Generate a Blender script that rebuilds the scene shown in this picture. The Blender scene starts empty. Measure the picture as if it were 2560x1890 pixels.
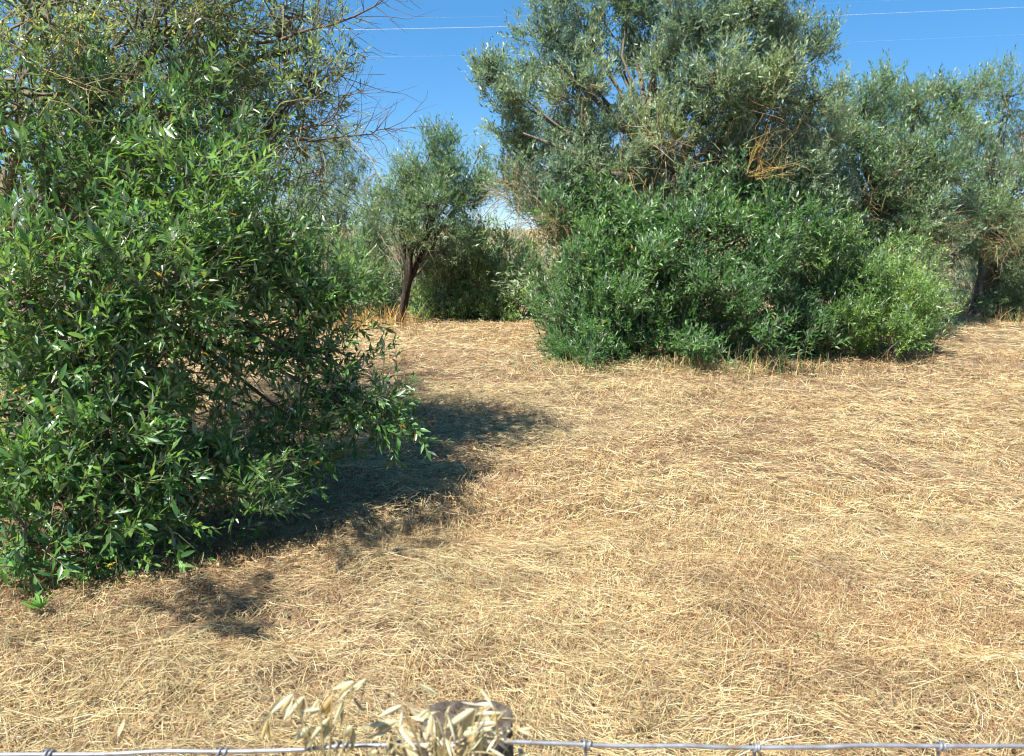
import bpy, math
import numpy as np

# ------------------------------------------------------------------ camera
CAM_H, PITCH, FPX = 1.65, math.radians(10.65), 1940.0
sc = bpy.context.scene
cam_d = bpy.data.cameras.new('camera')
cam = bpy.data.objects.new('camera', cam_d)
sc.collection.objects.link(cam)
cam.location = (0, 0, CAM_H)
cam.rotation_euler = (math.pi / 2 - PITCH, 0, 0)
cam_d.sensor_width = 36.0
cam_d.lens = 36.0 * FPX / 2560.0
cam_d.clip_start = 0.02
cam_d.clip_end = 6000
cam_d.dof.use_dof = True
cam_d.dof.focus_distance = 6.5
cam_d.dof.aperture_fstop = 14.0
sc.camera = cam

# ------------------------------------------------------------------ sky and sun
SUN_EL = math.radians(58)
SUN_H = np.array([-0.72, -0.69])                 # towards the sun: left and a little behind the camera
SUN_H /= np.linalg.norm(SUN_H)
w = bpy.data.worlds.new('World')
sc.world = w
w.use_nodes = True
nt = w.node_tree
nt.nodes.clear()
sky = nt.nodes.new('ShaderNodeTexSky')
sky.sky_type = 'NISHITA'
sky.sun_disc = False
sky.sun_elevation = SUN_EL
sky.sun_rotation = math.atan2(SUN_H[0], SUN_H[1])
sky.altitude = 1200
sky.air_density = 0.7
sky.dust_density = 0.0
sky.ozone_density = 10.0
gm = nt.nodes.new('ShaderNodeGamma')
gm.inputs['Gamma'].default_value = 0.5
hs = nt.nodes.new('ShaderNodeHueSaturation')
hs.inputs['Saturation'].default_value = 1.54
bg = nt.nodes.new('ShaderNodeBackground')
bg.inputs['Strength'].default_value = 0.15
wo = nt.nodes.new('ShaderNodeOutputWorld')
nt.links.new(sky.outputs[0], gm.inputs['Color'])
nt.links.new(gm.outputs[0], hs.inputs['Color'])
nt.links.new(hs.outputs[0], bg.inputs['Color'])
nt.links.new(bg.outputs[0], wo.inputs['Surface'])

sun_d = bpy.data.lights.new('sun', 'SUN')
sun_d.energy = 4.5
sun_d.angle = math.radians(0.53)
sun_d.color = (1.0, 0.965, 0.89)
sun = bpy.data.objects.new('sun', sun_d)
sc.collection.objects.link(sun)
_to = np.array([SUN_H[0] * math.cos(SUN_EL), SUN_H[1] * math.cos(SUN_EL), math.sin(SUN_EL)])
from mathutils import Vector, Matrix
sun.rotation_euler = Vector(_to).to_track_quat('Z', 'Y').to_euler()
sun.location = (-20, -10, 30)

sc.view_settings.view_transform = 'Standard'
sc.view_settings.look = 'None'
sc.view_settings.exposure = 1.52
sc.view_settings.gamma = 1.0
sc.render.engine = 'CYCLES'
sc.cycles.max_bounces = 5
sc.cycles.diffuse_bounces = 4
sc.cycles.glossy_bounces = 2
sc.cycles.transmission_bounces = 2
sc.cycles.debug_use_spatial_splits = True
sc.cycles.use_adaptive_sampling = True
sc.cycles.adaptive_threshold = 0.025
sc.cycles.filter_width = 1.15
sc.cycles.transparent_max_bounces = 4
sc.cycles.use_denoising = True

# ------------------------------------------------------------------ helpers
rng = np.random.default_rng(7)
UP = np.array([0.0, 0.0, 1.0])
LIGHT = _to / np.linalg.norm(_to)


def at(px, py, Y):
    """a point of the place seen at photo pixel (px, py), Y metres in front of the camera"""
    u = (px - 1280.0) / FPX
    v = (945.0 - py) / FPX
    d = np.array([u, math.cos(PITCH) + v * math.sin(PITCH), -math.sin(PITCH) + v * math.cos(PITCH)])
    return np.array([0, 0, CAM_H]) + d * (Y / d[1])


def _hash(ix, iy, iz, seed):
    n = (ix.astype(np.int64) * 374761393 + iy.astype(np.int64) * 668265263 + iz.astype(np.int64) * 2147483647 + seed * 974711) & 0xffffffff
    n = ((n ^ (n >> 13)) * 1274126177) & 0xffffffff
    n = ((n ^ (n >> 16)) * 2246822519) & 0xffffffff
    return (n ^ (n >> 15)) / 4294967295.0


def vnoise(x, y, z=None, seed=0):
    """smooth value noise, 0..1"""
    if z is None:
        z = np.zeros_like(x)
    ix, iy, iz = np.floor(x), np.floor(y), np.floor(z)
    fx, fy, fz = x - ix, y - iy, z - iz
    fx, fy, fz = [f * f * (3 - 2 * f) for f in (fx, fy, fz)]
    r = 0
    for a in (0, 1):
        for b in (0, 1):
            for c in (0, 1):
                wgt = (fx if a else 1 - fx) * (fy if b else 1 - fy) * (fz if c else 1 - fz)
                r = r + wgt * _hash(ix + a, iy + b, iz + c, seed)
    return r


def norm(v):
    return v / np.maximum(np.linalg.norm(v, axis=-1, keepdims=True), 1e-9)


def rand_unit(n, r=rng):
    return norm(r.normal(size=(n, 3)))


def mesh_np(name, V, faces, col=None, smooth=False):
    """mesh from numpy; faces: list of (M,k) index arrays"""
    me = bpy.data.meshes.new(name)
    V = np.ascontiguousarray(V, dtype=np.float32).reshape(-1, 3)
    me.vertices.add(len(V))
    me.vertices.foreach_set('co', V.ravel())
    idx = np.concatenate([f.ravel() for f in faces]).astype(np.int32)
    tot = np.concatenate([np.full(len(f), f.shape[1], np.int32) for f in faces])
    start = np.concatenate([[0], np.cumsum(tot)[:-1]]).astype(np.int32)
    me.loops.add(len(idx))
    me.loops.foreach_set('vertex_index', idx)
    me.polygons.add(len(tot))
    me.polygons.foreach_set('loop_start', start)
    me.polygons.foreach_set('use_smooth', np.full(len(tot), smooth))
    if col is not None:
        ca = me.color_attributes.new('Col', 'FLOAT_COLOR', 'POINT')
        c4 = np.ones((len(V), 4), np.float32)
        c4[:, :3] = col
        ca.data.foreach_set('color', c4.ravel())
    me.update(calc_edges=True)
    return me


def link(name, me, mat, parent=None, kind=None):
    o = bpy.data.objects.new(name, me)
    sc.collection.objects.link(o)
    if me is not None and mat is not None and not me.materials:
        me.materials.append(mat)
    if parent is not None:
        o.parent = parent
        o.matrix_parent_inverse = Matrix.Translation(-Vector(parent.location))
    if kind:
        o['kind'] = kind
    return o


def thing(name, label, cat, loc, group=None):
    o = bpy.data.objects.new(name, None)
    sc.collection.objects.link(o)
    o.empty_display_size = 0.2
    o.location = tuple(float(v) for v in loc)
    o['label'] = label
    o['category'] = cat
    if group:
        o['group'] = group
    return o


def tubes(P, R, sides):
    """batch of tubes: P (N,K,3), R (N,K) -> verts, quads"""
    N, K, _ = P.shape
    T = np.empty_like(P)
    T[:, 1:-1] = P[:, 2:] - P[:, :-2]
    T[:, 0] = P[:, 1] - P[:, 0]
    T[:, -1] = P[:, -1] - P[:, -2]
    T = norm(T)
    ref = np.where(np.abs(T[:, :1, 2:3]) > 0.8, np.array([1.0, 0, 0]), np.array([0, 0, 1.0]))
    A = norm(np.cross(T, np.broadcast_to(ref, T.shape)))
    B = np.cross(T, A)
    ang = np.linspace(0, 2 * np.pi, sides, endpoint=False)
    V = P[:, :, None] + R[:, :, None, None] * (A[:, :, None] * np.cos(ang)[:, None] + B[:, :, None] * np.sin(ang)[:, None])
    n = np.arange(N)[:, None, None] * (K * sides)
    k = np.arange(K - 1)[None, :, None] * sides
    s = np.arange(sides)[None, None, :]
    s2 = (s + 1) % sides
    F = np.stack([n + k + s, n + k + s2, n + k + sides + s2, n + k + sides + s], -1).reshape(-1, 4)
    return V.reshape(-1, 3), F


def curve_pts(a, b, n, bend=0.15, lift=0.1, r=rng):
    """a wandering branch line from a to b"""
    a, b = np.asarray(a, float), np.asarray(b, float)
    L = np.linalg.norm(b - a)
    t = np.linspace(0, 1, n)[:, None]
    off = r.normal(size=3) * bend * L
    p = a + (b - a) * t + off * (t * (1 - t) * 2) + UP * lift * L * (t * (1 - t) * 4) * 0.5
    wob = r.normal(size=(n, 3)) * 0.025 * L
    wob[0] = wob[-1] = 0
    return p + wob


# ------------------------------------------------------------------ materials
def nodes(name):
    m = bpy.data.materials.new(name)
    m.use_nodes = True
    t = m.node_tree
    t.nodes.clear()
    out = t.nodes.new('ShaderNodeOutputMaterial')
    return m, t, out


def leaf_material(name, under, trans=0.22, rough=0.38, spec=0.5, glow=(2.1, 2.0, 0.7)):
    m, t, out = nodes(name)
    att = t.nodes.new('ShaderNodeAttribute'); att.attribute_name = 'Col'
    geo = t.nodes.new('ShaderNodeNewGeometry')
    mix = t.nodes.new('ShaderNodeMixRGB'); mix.inputs['Color2'].default_value = (*under, 1)
    t.links.new(geo.outputs['Backfacing'], mix.inputs['Fac'])
    t.links.new(att.outputs['Color'], mix.inputs['Color1'])
    p = t.nodes.new('ShaderNodeBsdfPrincipled')
    t.links.new(mix.outputs[0], p.inputs['Base Color'])
    rm = t.nodes.new('ShaderNodeMapRange')
    rm.inputs['To Min'].default_value = rough; rm.inputs['To Max'].default_value = 0.75
    t.links.new(geo.outputs['Backfacing'], rm.inputs['Value'])
    t.links.new(rm.outputs[0], p.inputs['Roughness'])
    p.inputs['Specular IOR Level'].default_value = spec
    tr = t.nodes.new('ShaderNodeBsdfTranslucent')
    tc = t.nodes.new('ShaderNodeMixRGB'); tc.blend_type = 'MULTIPLY'; tc.inputs['Fac'].default_value = 1
    tc.inputs['Color2'].default_value = (*glow, 1)
    t.links.new(att.outputs['Color'], tc.inputs['Color1'])
    t.links.new(tc.outputs[0], tr.inputs['Color'])
    ms = t.nodes.new('ShaderNodeMixShader'); ms.inputs[0].default_value = trans
    t.links.new(p.outputs[0], ms.inputs[1]); t.links.new(tr.outputs[0], ms.inputs[2])
    t.links.new(ms.outputs[0], out.inputs['Surface'])
    return m


def vcol_material(name, rough=0.75, spec=0.25, noise=None, trans=0.0):
    m, t, out = nodes(name)
    att = t.nodes.new('ShaderNodeAttribute'); att.attribute_name = 'Col'
    p = t.nodes.new('ShaderNodeBsdfPrincipled')
    src = att.outputs['Color']
    if noise:
        tc = t.nodes.new('ShaderNodeTexCoord')
        nz = t.nodes.new('ShaderNodeTexNoise'); nz.inputs['Scale'].default_value = noise; nz.inputs['Detail'].default_value = 4
        t.links.new(tc.outputs['Object'], nz.inputs['Vector'])
        mr = t.nodes.new('ShaderNodeMapRange'); mr.inputs['From Min'].default_value = .3; mr.inputs['From Max'].default_value = .7
        mr.inputs['To Min'].default_value = .6; mr.inputs['To Max'].default_value = 1.35
        t.links.new(nz.outputs['Fac'], mr.inputs['Value'])
        mx = t.nodes.new('ShaderNodeMixRGB'); mx.blend_type = 'MULTIPLY'; mx.inputs['Fac'].default_value = 1
        t.links.new(src, mx.inputs['Color1']); t.links.new(mr.outputs[0], mx.inputs['Color2'])
        src = mx.outputs[0]
    t.links.new(src, p.inputs['Base Color'])
    p.inputs['Roughness'].default_value = rough
    p.inputs['Specular IOR Level'].default_value = spec
    if trans:
        tr = t.nodes.new('ShaderNodeBsdfTranslucent')
        t.links.new(src, tr.inputs['Color'])
        ms = t.nodes.new('ShaderNodeMixShader'); ms.inputs[0].default_value = trans
        t.links.new(p.outputs[0], ms.inputs[1]); t.links.new(tr.outputs[0], ms.inputs[2])
        t.links.new(ms.outputs[0], out.inputs['Surface'])
    else:
        t.links.new(p.outputs[0], out.inputs['Surface'])
    return m


def ramp_material(name, stops, scale, detail=6, rough=0.9, bump=0.0, bscale=None, stretch=(1, 1, 1), spec=0.2):
    m, t, out = nodes(name)
    tc = t.nodes.new('ShaderNodeTexCoord')
    mp = t.nodes.new('ShaderNodeMapping'); mp.inputs['Scale'].default_value = stretch
    t.links.new(tc.outputs['Object'], mp.inputs['Vector'])
    nz = t.nodes.new('ShaderNodeTexNoise'); nz.inputs['Scale'].default_value = scale; nz.inputs['Detail'].default_value = detail
    nz.inputs['Roughness'].default_value = 0.65
    t.links.new(mp.outputs[0], nz.inputs['Vector'])
    cr = t.nodes.new('ShaderNodeValToRGB')
    el = cr.color_ramp.elements
    while len(el) < len(stops):
        el.new(0.5)
    for e, (pos, c) in zip(el, stops):
        e.position = pos; e.color = (*c, 1)
    t.links.new(nz.outputs['Fac'], cr.inputs['Fac'])
    p = t.nodes.new('ShaderNodeBsdfPrincipled')
    t.links.new(cr.outputs[0], p.inputs['Base Color'])
    p.inputs['Roughness'].default_value = rough
    p.inputs['Specular IOR Level'].default_value = spec
    if bump:
        n2 = t.nodes.new('ShaderNodeTexNoise'); n2.inputs['Scale'].default_value = bscale or scale * 2; n2.inputs['Detail'].default_value = 6
        t.links.new(mp.outputs[0], n2.inputs['Vector'])
        b = t.nodes.new('ShaderNodeBump'); b.inputs['Strength'].default_value = 1.0; b.inputs['Distance'].default_value = bump
        t.links.new(n2.outputs['Fac'], b.inputs['Height'])
        t.links.new(b.outputs[0], p.inputs['Normal'])
    t.links.new(p.outputs[0], out.inputs['Surface'])
    return m


def grainy(m, scale, lo, hi):
    t = m.node_tree
    p = t.nodes['Principled BSDF']
    src = p.inputs['Base Color'].links[0].from_socket
    tc = t.nodes.new('ShaderNodeTexCoord')
    nz = t.nodes.new('ShaderNodeTexNoise'); nz.inputs['Scale'].default_value = scale; nz.inputs['Detail'].default_value = 8; nz.inputs['Roughness'].default_value = .75
    t.links.new(tc.outputs['Object'], nz.inputs['Vector'])
    mr = t.nodes.new('ShaderNodeMapRange'); mr.inputs['From Min'].default_value = .35; mr.inputs['From Max'].default_value = .65
    mr.inputs['To Min'].default_value = lo; mr.inputs['To Max'].default_value = hi
    t.links.new(nz.outputs['Fac'], mr.inputs['Value'])
    mx = t.nodes.new('ShaderNodeMixRGB'); mx.blend_type = 'MULTIPLY'; mx.inputs['Fac'].default_value = 1
    t.links.new(src, mx.inputs['Color1']); t.links.new(mr.outputs[0], mx.inputs['Color2'])
    t.links.new(mx.outputs[0], p.inputs['Base Color'])


M_GROUND = ramp_material('dry_soil_and_chaff', [(0.3, (0.12, 0.078, 0.045)), (0.48, (0.27, 0.185, 0.105)), (0.62, (0.37, 0.265, 0.15)), (0.75, (0.34, 0.265, 0.20))],
                         3.0, 12, 0.95, 0.05, 45)
grainy(M_GROUND, 55, .45, 1.35)
M_STRAW = vcol_material('straw', 0.55, 0.35, trans=0.12)
M_LEAF_NEAR = leaf_material('olive_leaf', (0.30, 0.36, 0.26), 0.38, 0.33, 0.5)
M_LEAF = leaf_material('olive_leaf_small', (0.40, 0.45, 0.36), 0.34, 0.38, 0.45, (1.6, 1.8, 0.9))
M_TWIG = vcol_material('twig_bark', 0.85, 0.2)
M_BARK = ramp_material('olive_bark', [(0.3, (0.035, 0.028, 0.02)), (0.5, (0.12, 0.10, 0.075)), (0.66, (0.24, 0.21, 0.16)), (0.8, (0.30, 0.22, 0.08))],
                       9.0, 10, 0.95, 0.03, 22, (1, 1, 0.35))
M_BARK_DARK = ramp_material('dark_olive_bark', [(0.3, (0.014, 0.011, 0.008)), (0.5, (0.045, 0.034, 0.024)), (0.7, (0.10, 0.078, 0.055))], 9.0, 10, 0.95, 0.03, 22, (1, 1, 0.35))
M_GRASS = vcol_material('grass_blade', 0.6, 0.3, trans=0.25)

# ------------------------------------------------------------------ ground
def gh(x, y):
    """height of the field"""
    h = 0.16 * (vnoise(x * 0.22, y * 0.22, seed=1) - 0.5)
    h = h + 0.10 * (vnoise(x * 0.6 + 3, y * 0.9, seed=2) - 0.5)
    h = h + 0.045 * (vnoise(x * 1.5, y * 1.9, seed=3) - 0.5)
    d = np.sqrt(x * x + y * y)
    return h * np.clip((d - 0.5) / 2.0, 0.2, 1) * np.clip(1.5 - d / 200, 0.2, 1)


def pile(x, y):
    """thickness of the mown hay lying on it"""
    a = vnoise(x * 2.2, y * 3.4, seed=11)
    b = vnoise(x * 7.5 + 1.7 * y, y * 10.5, seed=12)
    c = vnoise(x * 0.7, y * 1.3, seed=13)
    return 0.008 + 0.10 * np.clip(a - 0.3, 0, 1) + 0.075 * np.clip(b - 0.35, 0, 1) * (0.4 + c) + 0.03 * c


n = 170
s = np.linspace(-1, 1, n)
wx = 15 * s + 2500 * np.sign(s) * np.abs(s) ** 9
wy = 7 + wx
X, Y = np.meshgrid(wx, wy)
Z = gh(X, Y)
i = np.arange(n - 1)
I, J = np.meshgrid(i, i)
a0 = (J * n + I).ravel()
F = np.stack([a0, a0 + 1, a0 + n + 1, a0 + n], -1)
g = link('ground', mesh_np('ground', np.stack([X, Y, Z], -1), [F], smooth=True), M_GROUND, kind='structure')

# distant low ridge
hx = np.linspace(-1600, 1600, 90)
hy = np.linspace(900, 1500, 8)
HX, HY = np.meshgrid(hx, hy)
HZ = -2 + 10.0 * np.sin((HY - 900) / 600 * np.pi) * (0.5 + vnoise(HX * 0.004, HY * 0.004, seed=5)) + 3 * (vnoise(HX * .02, HY * .02, seed=6) - .5)
i, j = np.meshgrid(np.arange(89), np.arange(7))
a0 = (j * 90 + i).ravel()
M_HILL = ramp_material('far_hill', [(0.35, (0.10, 0.10, 0.05)), (0.6, (0.30, 0.21, 0.11))], 0.02, 6)
link('hill', mesh_np('hill', np.stack([HX, HY, HZ], -1), [np.stack([a0, a0 + 1, a0 + 91, a0 + 90], -1)], smooth=True), M_HILL, kind='structure')

# ------------------------------------------------------------------ hay
PAL_STRAW = np.array([(0.50, 0.392, 0.205), (0.45, 0.320, 0.142), (0.375, 0.248, 0.106), (0.29, 0.165, 0.085), (0.425, 0.375, 0.20),
                      (0.55, 0.455, 0.29), (0.19, 0.10, 0.058), (0.325, 0.325, 0.17)])
LT = at(60, 700, 5.6)      # foot of the near tree, for the leaf litter under it


def straw_cols(x, y, r):
    n_ = len(x)
    z1 = vnoise(x * 0.9, y * 1.2, seed=21)
    z2 = vnoise(x * 1.7, y * 2.6, seed=22)
    z3 = vnoise(x * 0.5 + 9, y * 0.6, seed=23)
    wts = np.stack([1.6 + 0 * x, 1.3 + 0 * x, 0.9 + 1.2 * z2, 0.5 + 3.6 * np.clip(z1 - .42, 0, 1) * 2, 0.3 + 1.6 * z3,
                    0.7 + 1.5 * np.clip(z2 - .5, 0, 1), 0.4 + 2.4 * np.clip(z1 - .5, 0, 1), 0.15 + 2.2 * np.clip(z3 - .42, 0, 1)], -1)
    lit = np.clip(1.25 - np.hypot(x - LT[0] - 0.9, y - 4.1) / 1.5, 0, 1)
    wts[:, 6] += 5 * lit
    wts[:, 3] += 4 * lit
    cw = np.cumsum(wts, 1)
    u = r.random(n_)[:, None] * cw[:, -1:]
    k = (u > cw).sum(1)
    tone = 0.74 + 0.36 * vnoise(x * 9, y * 9, seed=24) + 0.22 * vnoise(x * 2, y * 5, seed=25)      # clump-scale light and shade put into the straw colour
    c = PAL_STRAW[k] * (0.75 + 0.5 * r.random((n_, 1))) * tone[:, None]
    return np.clip(c, 0, 0.8)


SV, SF, SC = [], [], []
sv_n = 0


def ribbons(P, width, Wd, col):
    """P (N,K,3) centre lines, Wd (N,3) sideways unit vectors"""
    N, K, _ = P.shape
    taper = np.linspace(1.0, 0.55, K)[None, :, None]
    off = Wd[:, None] * (width[:, None, None] * 0.5) * taper
    V = np.stack([P - off, P + off], 2).reshape(-1, 3)
    base = (np.arange(N) * K * 2)[:, None]
    k = np.arange(K - 1)[None] * 2
    F = np.stack([base + k, base + k + 1, base + k + 3, base + k + 2], -1).reshape(-1, 4)
    C = np.repeat(col, K * 2, 0)
    return V, F, C


def lying(n_, d0, d1, l0, l1, w0, w1, K, r, top=False, mess=0.72):
    D = np.sqrt(r.random(n_) * (d1 * d1 - d0 * d0) + d0 * d0)
    x = (r.random(n_) * 2 - 1) * (0.76 * D + 0.6)
    y = D
    thin = vnoise(x * 1.3 + 2, y * 1.9, seed=33) * .7 + .3 * vnoise(x * 5, y * 6, seed=34) + np.clip((x - 1.0) * .025, -.05, .1)
    kp = r.random(n_) > np.clip((thin - .55) * 2.2, 0, .5)
    x, y = x[kp], y[kp]
    n_ = len(x)
    ang = 0.15 + 2.6 * (vnoise(x * 0.8, y * 0.8, seed=31) - 0.5) + 1.4 * (vnoise(x * 2.6, y * 2.6, seed=32) - .5) + r.normal(size=n_) * mess
    L = l0 + (l1 - l0) * r.random(n_) ** 1.8
    bendd = r.normal(size=n_) * 0.5
    t = np.linspace(-0.5, 0.5, K)[None]
    a = ang[:, None] + bendd[:, None] * t * 2
    px = x[:, None] + np.cos(a) * t * L[:, None]
    py = y[:, None] + np.sin(a) * t * L[:, None]
    lay = (0.35 + 0.75 * r.random(n_))[:, None] if not top else (0.95 + 0.25 * r.random(n_))[:, None]
    pz = gh(px, py) + pile(px, py) * lay + 0.004 + (r.normal(size=n_) * 0.22)[:, None] * t * L[:, None] * 0.5
    pz = np.maximum(pz, gh(px, py) + 0.003)
    P = np.stack([px, py, pz], -1)
    Wd = np.stack([-np.sin(ang), np.cos(ang), r.normal(size=n_) * 0.8], -1)
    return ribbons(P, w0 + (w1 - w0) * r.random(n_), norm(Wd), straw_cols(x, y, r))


def upright(n_, d0, d1, h0, h1, w0, w1, r, thr=0.5):
    D = np.sqrt(r.random(n_) * (d1 * d1 - d0 * d0) + d0 * d0)
    x = (r.random(n_) * 2 - 1) * (0.76 * D + 0.6)
    y = D
    keep = vnoise(x * 1.1 + 5, y * 1.3, seed=41) + 0.35 * vnoise(x * 4, y * 4, seed=42) > thr + 0.15
    x, y = x[keep], y[keep]
    m_ = len(x)
    h = h0 + (h1 - h0) * r.random(m_) ** 1.5
    lean = r.normal(size=(m_, 2)) * 0.75 + np.array([0.2, 0.0])
    z0 = gh(x, y)
    p0 = np.stack([x, y, z0], -1)
    p1 = p0 + np.stack([lean[:, 0] * h, lean[:, 1] * h, h + pile(x, y) * 0.6], -1)
    P = np.stack([p0, p1], 1)
    Wd = norm(np.stack([np.ones(m_), r.normal(size=m_) * 0.7, np.zeros(m_)], -1))
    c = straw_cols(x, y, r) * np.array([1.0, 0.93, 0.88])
    return ribbons(P, w0 + (w1 - w0) * r.random(m_), Wd, c)


def stuff_obj(name, parts, mat, label, cat):
    vs, fs, cs, o = [], [], [], 0
    for V, F, C in parts:
        vs.append(V); fs.append(F + o); cs.append(C); o += len(V)
    ob = link(name, mesh_np(name, np.concatenate(vs), [np.concatenate(fs)], np.concatenate(cs)), mat, kind='stuff')
    ob['label'] = label
    ob['category'] = cat
    return ob


r1 = np.random.default_rng(101)
stuff_obj('mown_hay', [
    lying(70000, 1.5, 4.3, 0.04, 0.22, 0.001, 0.0026, 3, r1),
    lying(90000, 1.5, 4.3, 0.02, 0.09, 0.0012, 0.003, 2, r1, False, 1.3),
    lying(260, 1.7, 5.0, 0.2, 0.45, 0.002, 0.0034, 3, r1, True),
    lying(30000, 4.3, 8.0, 0.08, 0.26, 0.002, 0.004, 3, r1),
    lying(95000, 4.3, 8.0, 0.04, 0.15, 0.0024, 0.005, 2, r1, False, 1.0),
    lying(95000, 8.0, 16.0, 0.07, 0.24, 0.004, 0.0075, 2, r1, False, .9),
    lying(14000, 16.0, 30.0, 0.2, 0.6, 0.012, 0.02, 2, r1),
], M_STRAW, 'golden mown hay lying in a tangle over the whole field', 'hay')
stuff_obj('stubble', [
    upright(45000, 1.6, 5.0, 0.015, 0.075, 0.0016, 0.003, r1, 0.58),
    upright(50000, 5.0, 15.0, 0.02, 0.08, 0.003, 0.006, r1, 0.58),
], M_STRAW, 'short upright stubble standing between the lying straw', 'stubble')


# ------------------------------------------------------------------ foliage generator
class Foliage:
    def __init__(self, seed):
        self.r = np.random.default_rng(seed)
        self.leaf = []      # (P, D, N, L, W, C)
        self.tw = []        # (P, R, sides, C)

    def shoots(self, roots, dirs, lens, nleaf, ll, lw, pal, palw, curl=0.12, drop=0.12, twig=(0.0022, 0.0009), twcol=(0.17, 0.15, 0.085), sides=3, fine=False):
        r = self.r
        N = len(roots)
        if N == 0:
            return
        dirs = norm(dirs)
        p2 = roots + dirs * lens[:, None] + UP * (curl * lens)[:, None]
        p1 = roots + dirs * (lens * 0.5)[:, None] + r.normal(size=(N, 3)) * (lens * 0.09)[:, None]
        t = np.linspace(0.1, 1.0, nleaf)[None, :, None]
        t = t + (r.random((N, nleaf, 1)) - 0.5) * 0.05
        P = roots[:, None] * (1 - t) ** 2 + p1[:, None] * 2 * t * (1 - t) + p2[:, None] * t * t
        T = norm((p1 - roots)[:, None] * (1 - t) + (p2 - p1)[:, None] * t)
        S = norm(np.cross(T, np.broadcast_to(rand_unit(N, r)[:, None], T.shape)))
        B = np.cross(T, S)
        k = np.arange(nleaf)
        phi = ((k // 2) % 2) * (np.pi / 2) + (k % 2) * np.pi
        phi = phi[None] + r.normal(size=(N, nleaf)) * 0.3
        al = np.radians(56 - 26 * t[..., 0]) + r.normal(size=(N, nleaf)) * 0.2
        D = T * np.cos(al)[..., None] + (S * np.cos(phi)[..., None] + B * np.sin(phi)[..., None]) * np.sin(al)[..., None]
        D = norm(D + UP * 0.08 + r.normal(size=D.shape) * 0.08)
        n0 = UP * 0.4 + LIGHT * 0.55 + T * 0.3 + r.normal(size=D.shape) * 0.45      # leaves turn to the light
        Nn = norm(n0 - (n0 * D).sum(-1, keepdims=True) * D)
        size = (0.48 + 0.7 * r.random((N, nleaf))) * np.where(t[..., 0] > 0.93, 0.7, 1.0)
        keep = r.random((N, nleaf)) > drop
        drift = vnoise(roots[:, 0] * 1.7, roots[:, 1] * 1.7, roots[:, 2] * 1.7, seed=77)[:, None]
        shade = (r.random((N, 1)) * 0.5 + 0.75) * (0.72 + 0.56 * drift)          # brightness varies by shoot and by clump
        ci = r.choice(len(pal), size=(N, nleaf), p=np.array(palw) / np.sum(palw))
        warm = 1 + (drift - 0.5)[..., None] * np.array([0.4, 0.1, -0.3])
        C = np.array(pal)[ci] * warm * (shade * (0.8 + 0.4 * r.random((N, nleaf))))[..., None]
        wid = lw * (0.75 + 0.5 * r.random((N, nleaf)))
        m = keep
        self.leaf.append((P[m], D[m], Nn[m], (ll * size)[m], (wid * size)[m], C[m]))
        kk = 3 if fine else 2
        tt = np.linspace(0, 1, kk)[None, :, None]
        PT = roots[:, None] * (1 - tt) ** 2 + p1[:, None] * 2 * tt * (1 - tt) + p2[:, None] * tt * tt
        R = np.broadcast_to(np.linspace(twig[0], twig[1], kk), (N, kk))
        if not fine:
            PT, R, N = PT[::2], R[::2], len(PT[::2])
        cc = np.array(twcol) * (0.7 + 0.6 * r.random((N, 1)))
        self.tw.append((PT, R, sides, cc))

    def bare(self, roots, dirs, lens, rad, cols, K=4, wander=0.12, droop=0.0):
        r = self.r
        N = len(roots)
        t = np.linspace(0, 1, K)[None, :, None]
        P = roots[:, None] + norm(dirs)[:, None] * (lens[:, None, None] * t) + np.cumsum(r.normal(size=(N, K, 3)), 1) * (lens * wander / 2)[:, None, None] * t
        P[..., 2] -= droop * lens[:, None] * t[..., 0] ** 2
        R = rad[:, None] * np.linspace(1, 0.35, K)[None]
        self.tw.append((P, R, 3, cols))
        return P

    def branch(self, a, b, r0, r1, n=6, bend=0.12, lift=0.1, col=(0.13, 0.11, 0.075), sides=5):
        P = curve_pts(a, b, n, bend, lift, self.r)
        R = np.linspace(r0, r1, n)
        self.tw.append((P[None], R[None], sides, np.array(col)[None]))
        return P

    def clump(self, c, rad, nsub, nshoot, slen, nleaf, ll, lw, pal, palw, shell=0.45, up=0.5, spread=0.75, hang=0.0, origin=None, br=(0.012, 0.004), brcol=(0.14, 0.12, 0.08), drop=0.12, **kw):
        r = self.r
        rad = np.array(rad if np.ndim(rad) else (rad, rad, rad), float)
        v = rand_unit(nsub, r)
        k = shell + (1 - shell) * r.random((nsub, 1)) ** 0.7
        p = c + v * rad * k
        p[:, 2] = np.maximum(p[:, 2], 0.06)
        d = norm(v * 0.9 + UP * up - UP * hang + r.normal(size=v.shape) * 0.25)
        o = c if origin is None else origin
        for q in range(nsub):
            b = p[q] - d[q] * slen * 0.35
            self.branch(o + (c - o) * 0.6 * r.random() + r.normal(size=3) * rad * 0.1, b, br[0] * (0.6 + 0.6 * r.random()), br[1], 4, 0.14, 0.05, brcol, 3)
        root = np.repeat(p - d * slen * 0.35, nshoot, 0) + r.normal(size=(nsub * nshoot, 3)) * slen * 0.22
        dd = norm(np.repeat(d, nshoot, 0) + r.normal(size=root.shape) * spread * 0.6)
        lens = slen * (0.55 + 0.7 * r.random(len(root)))
        self.shoots(root, dd, lens, nleaf, ll, lw, pal, palw, drop=drop, **kw)

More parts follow.
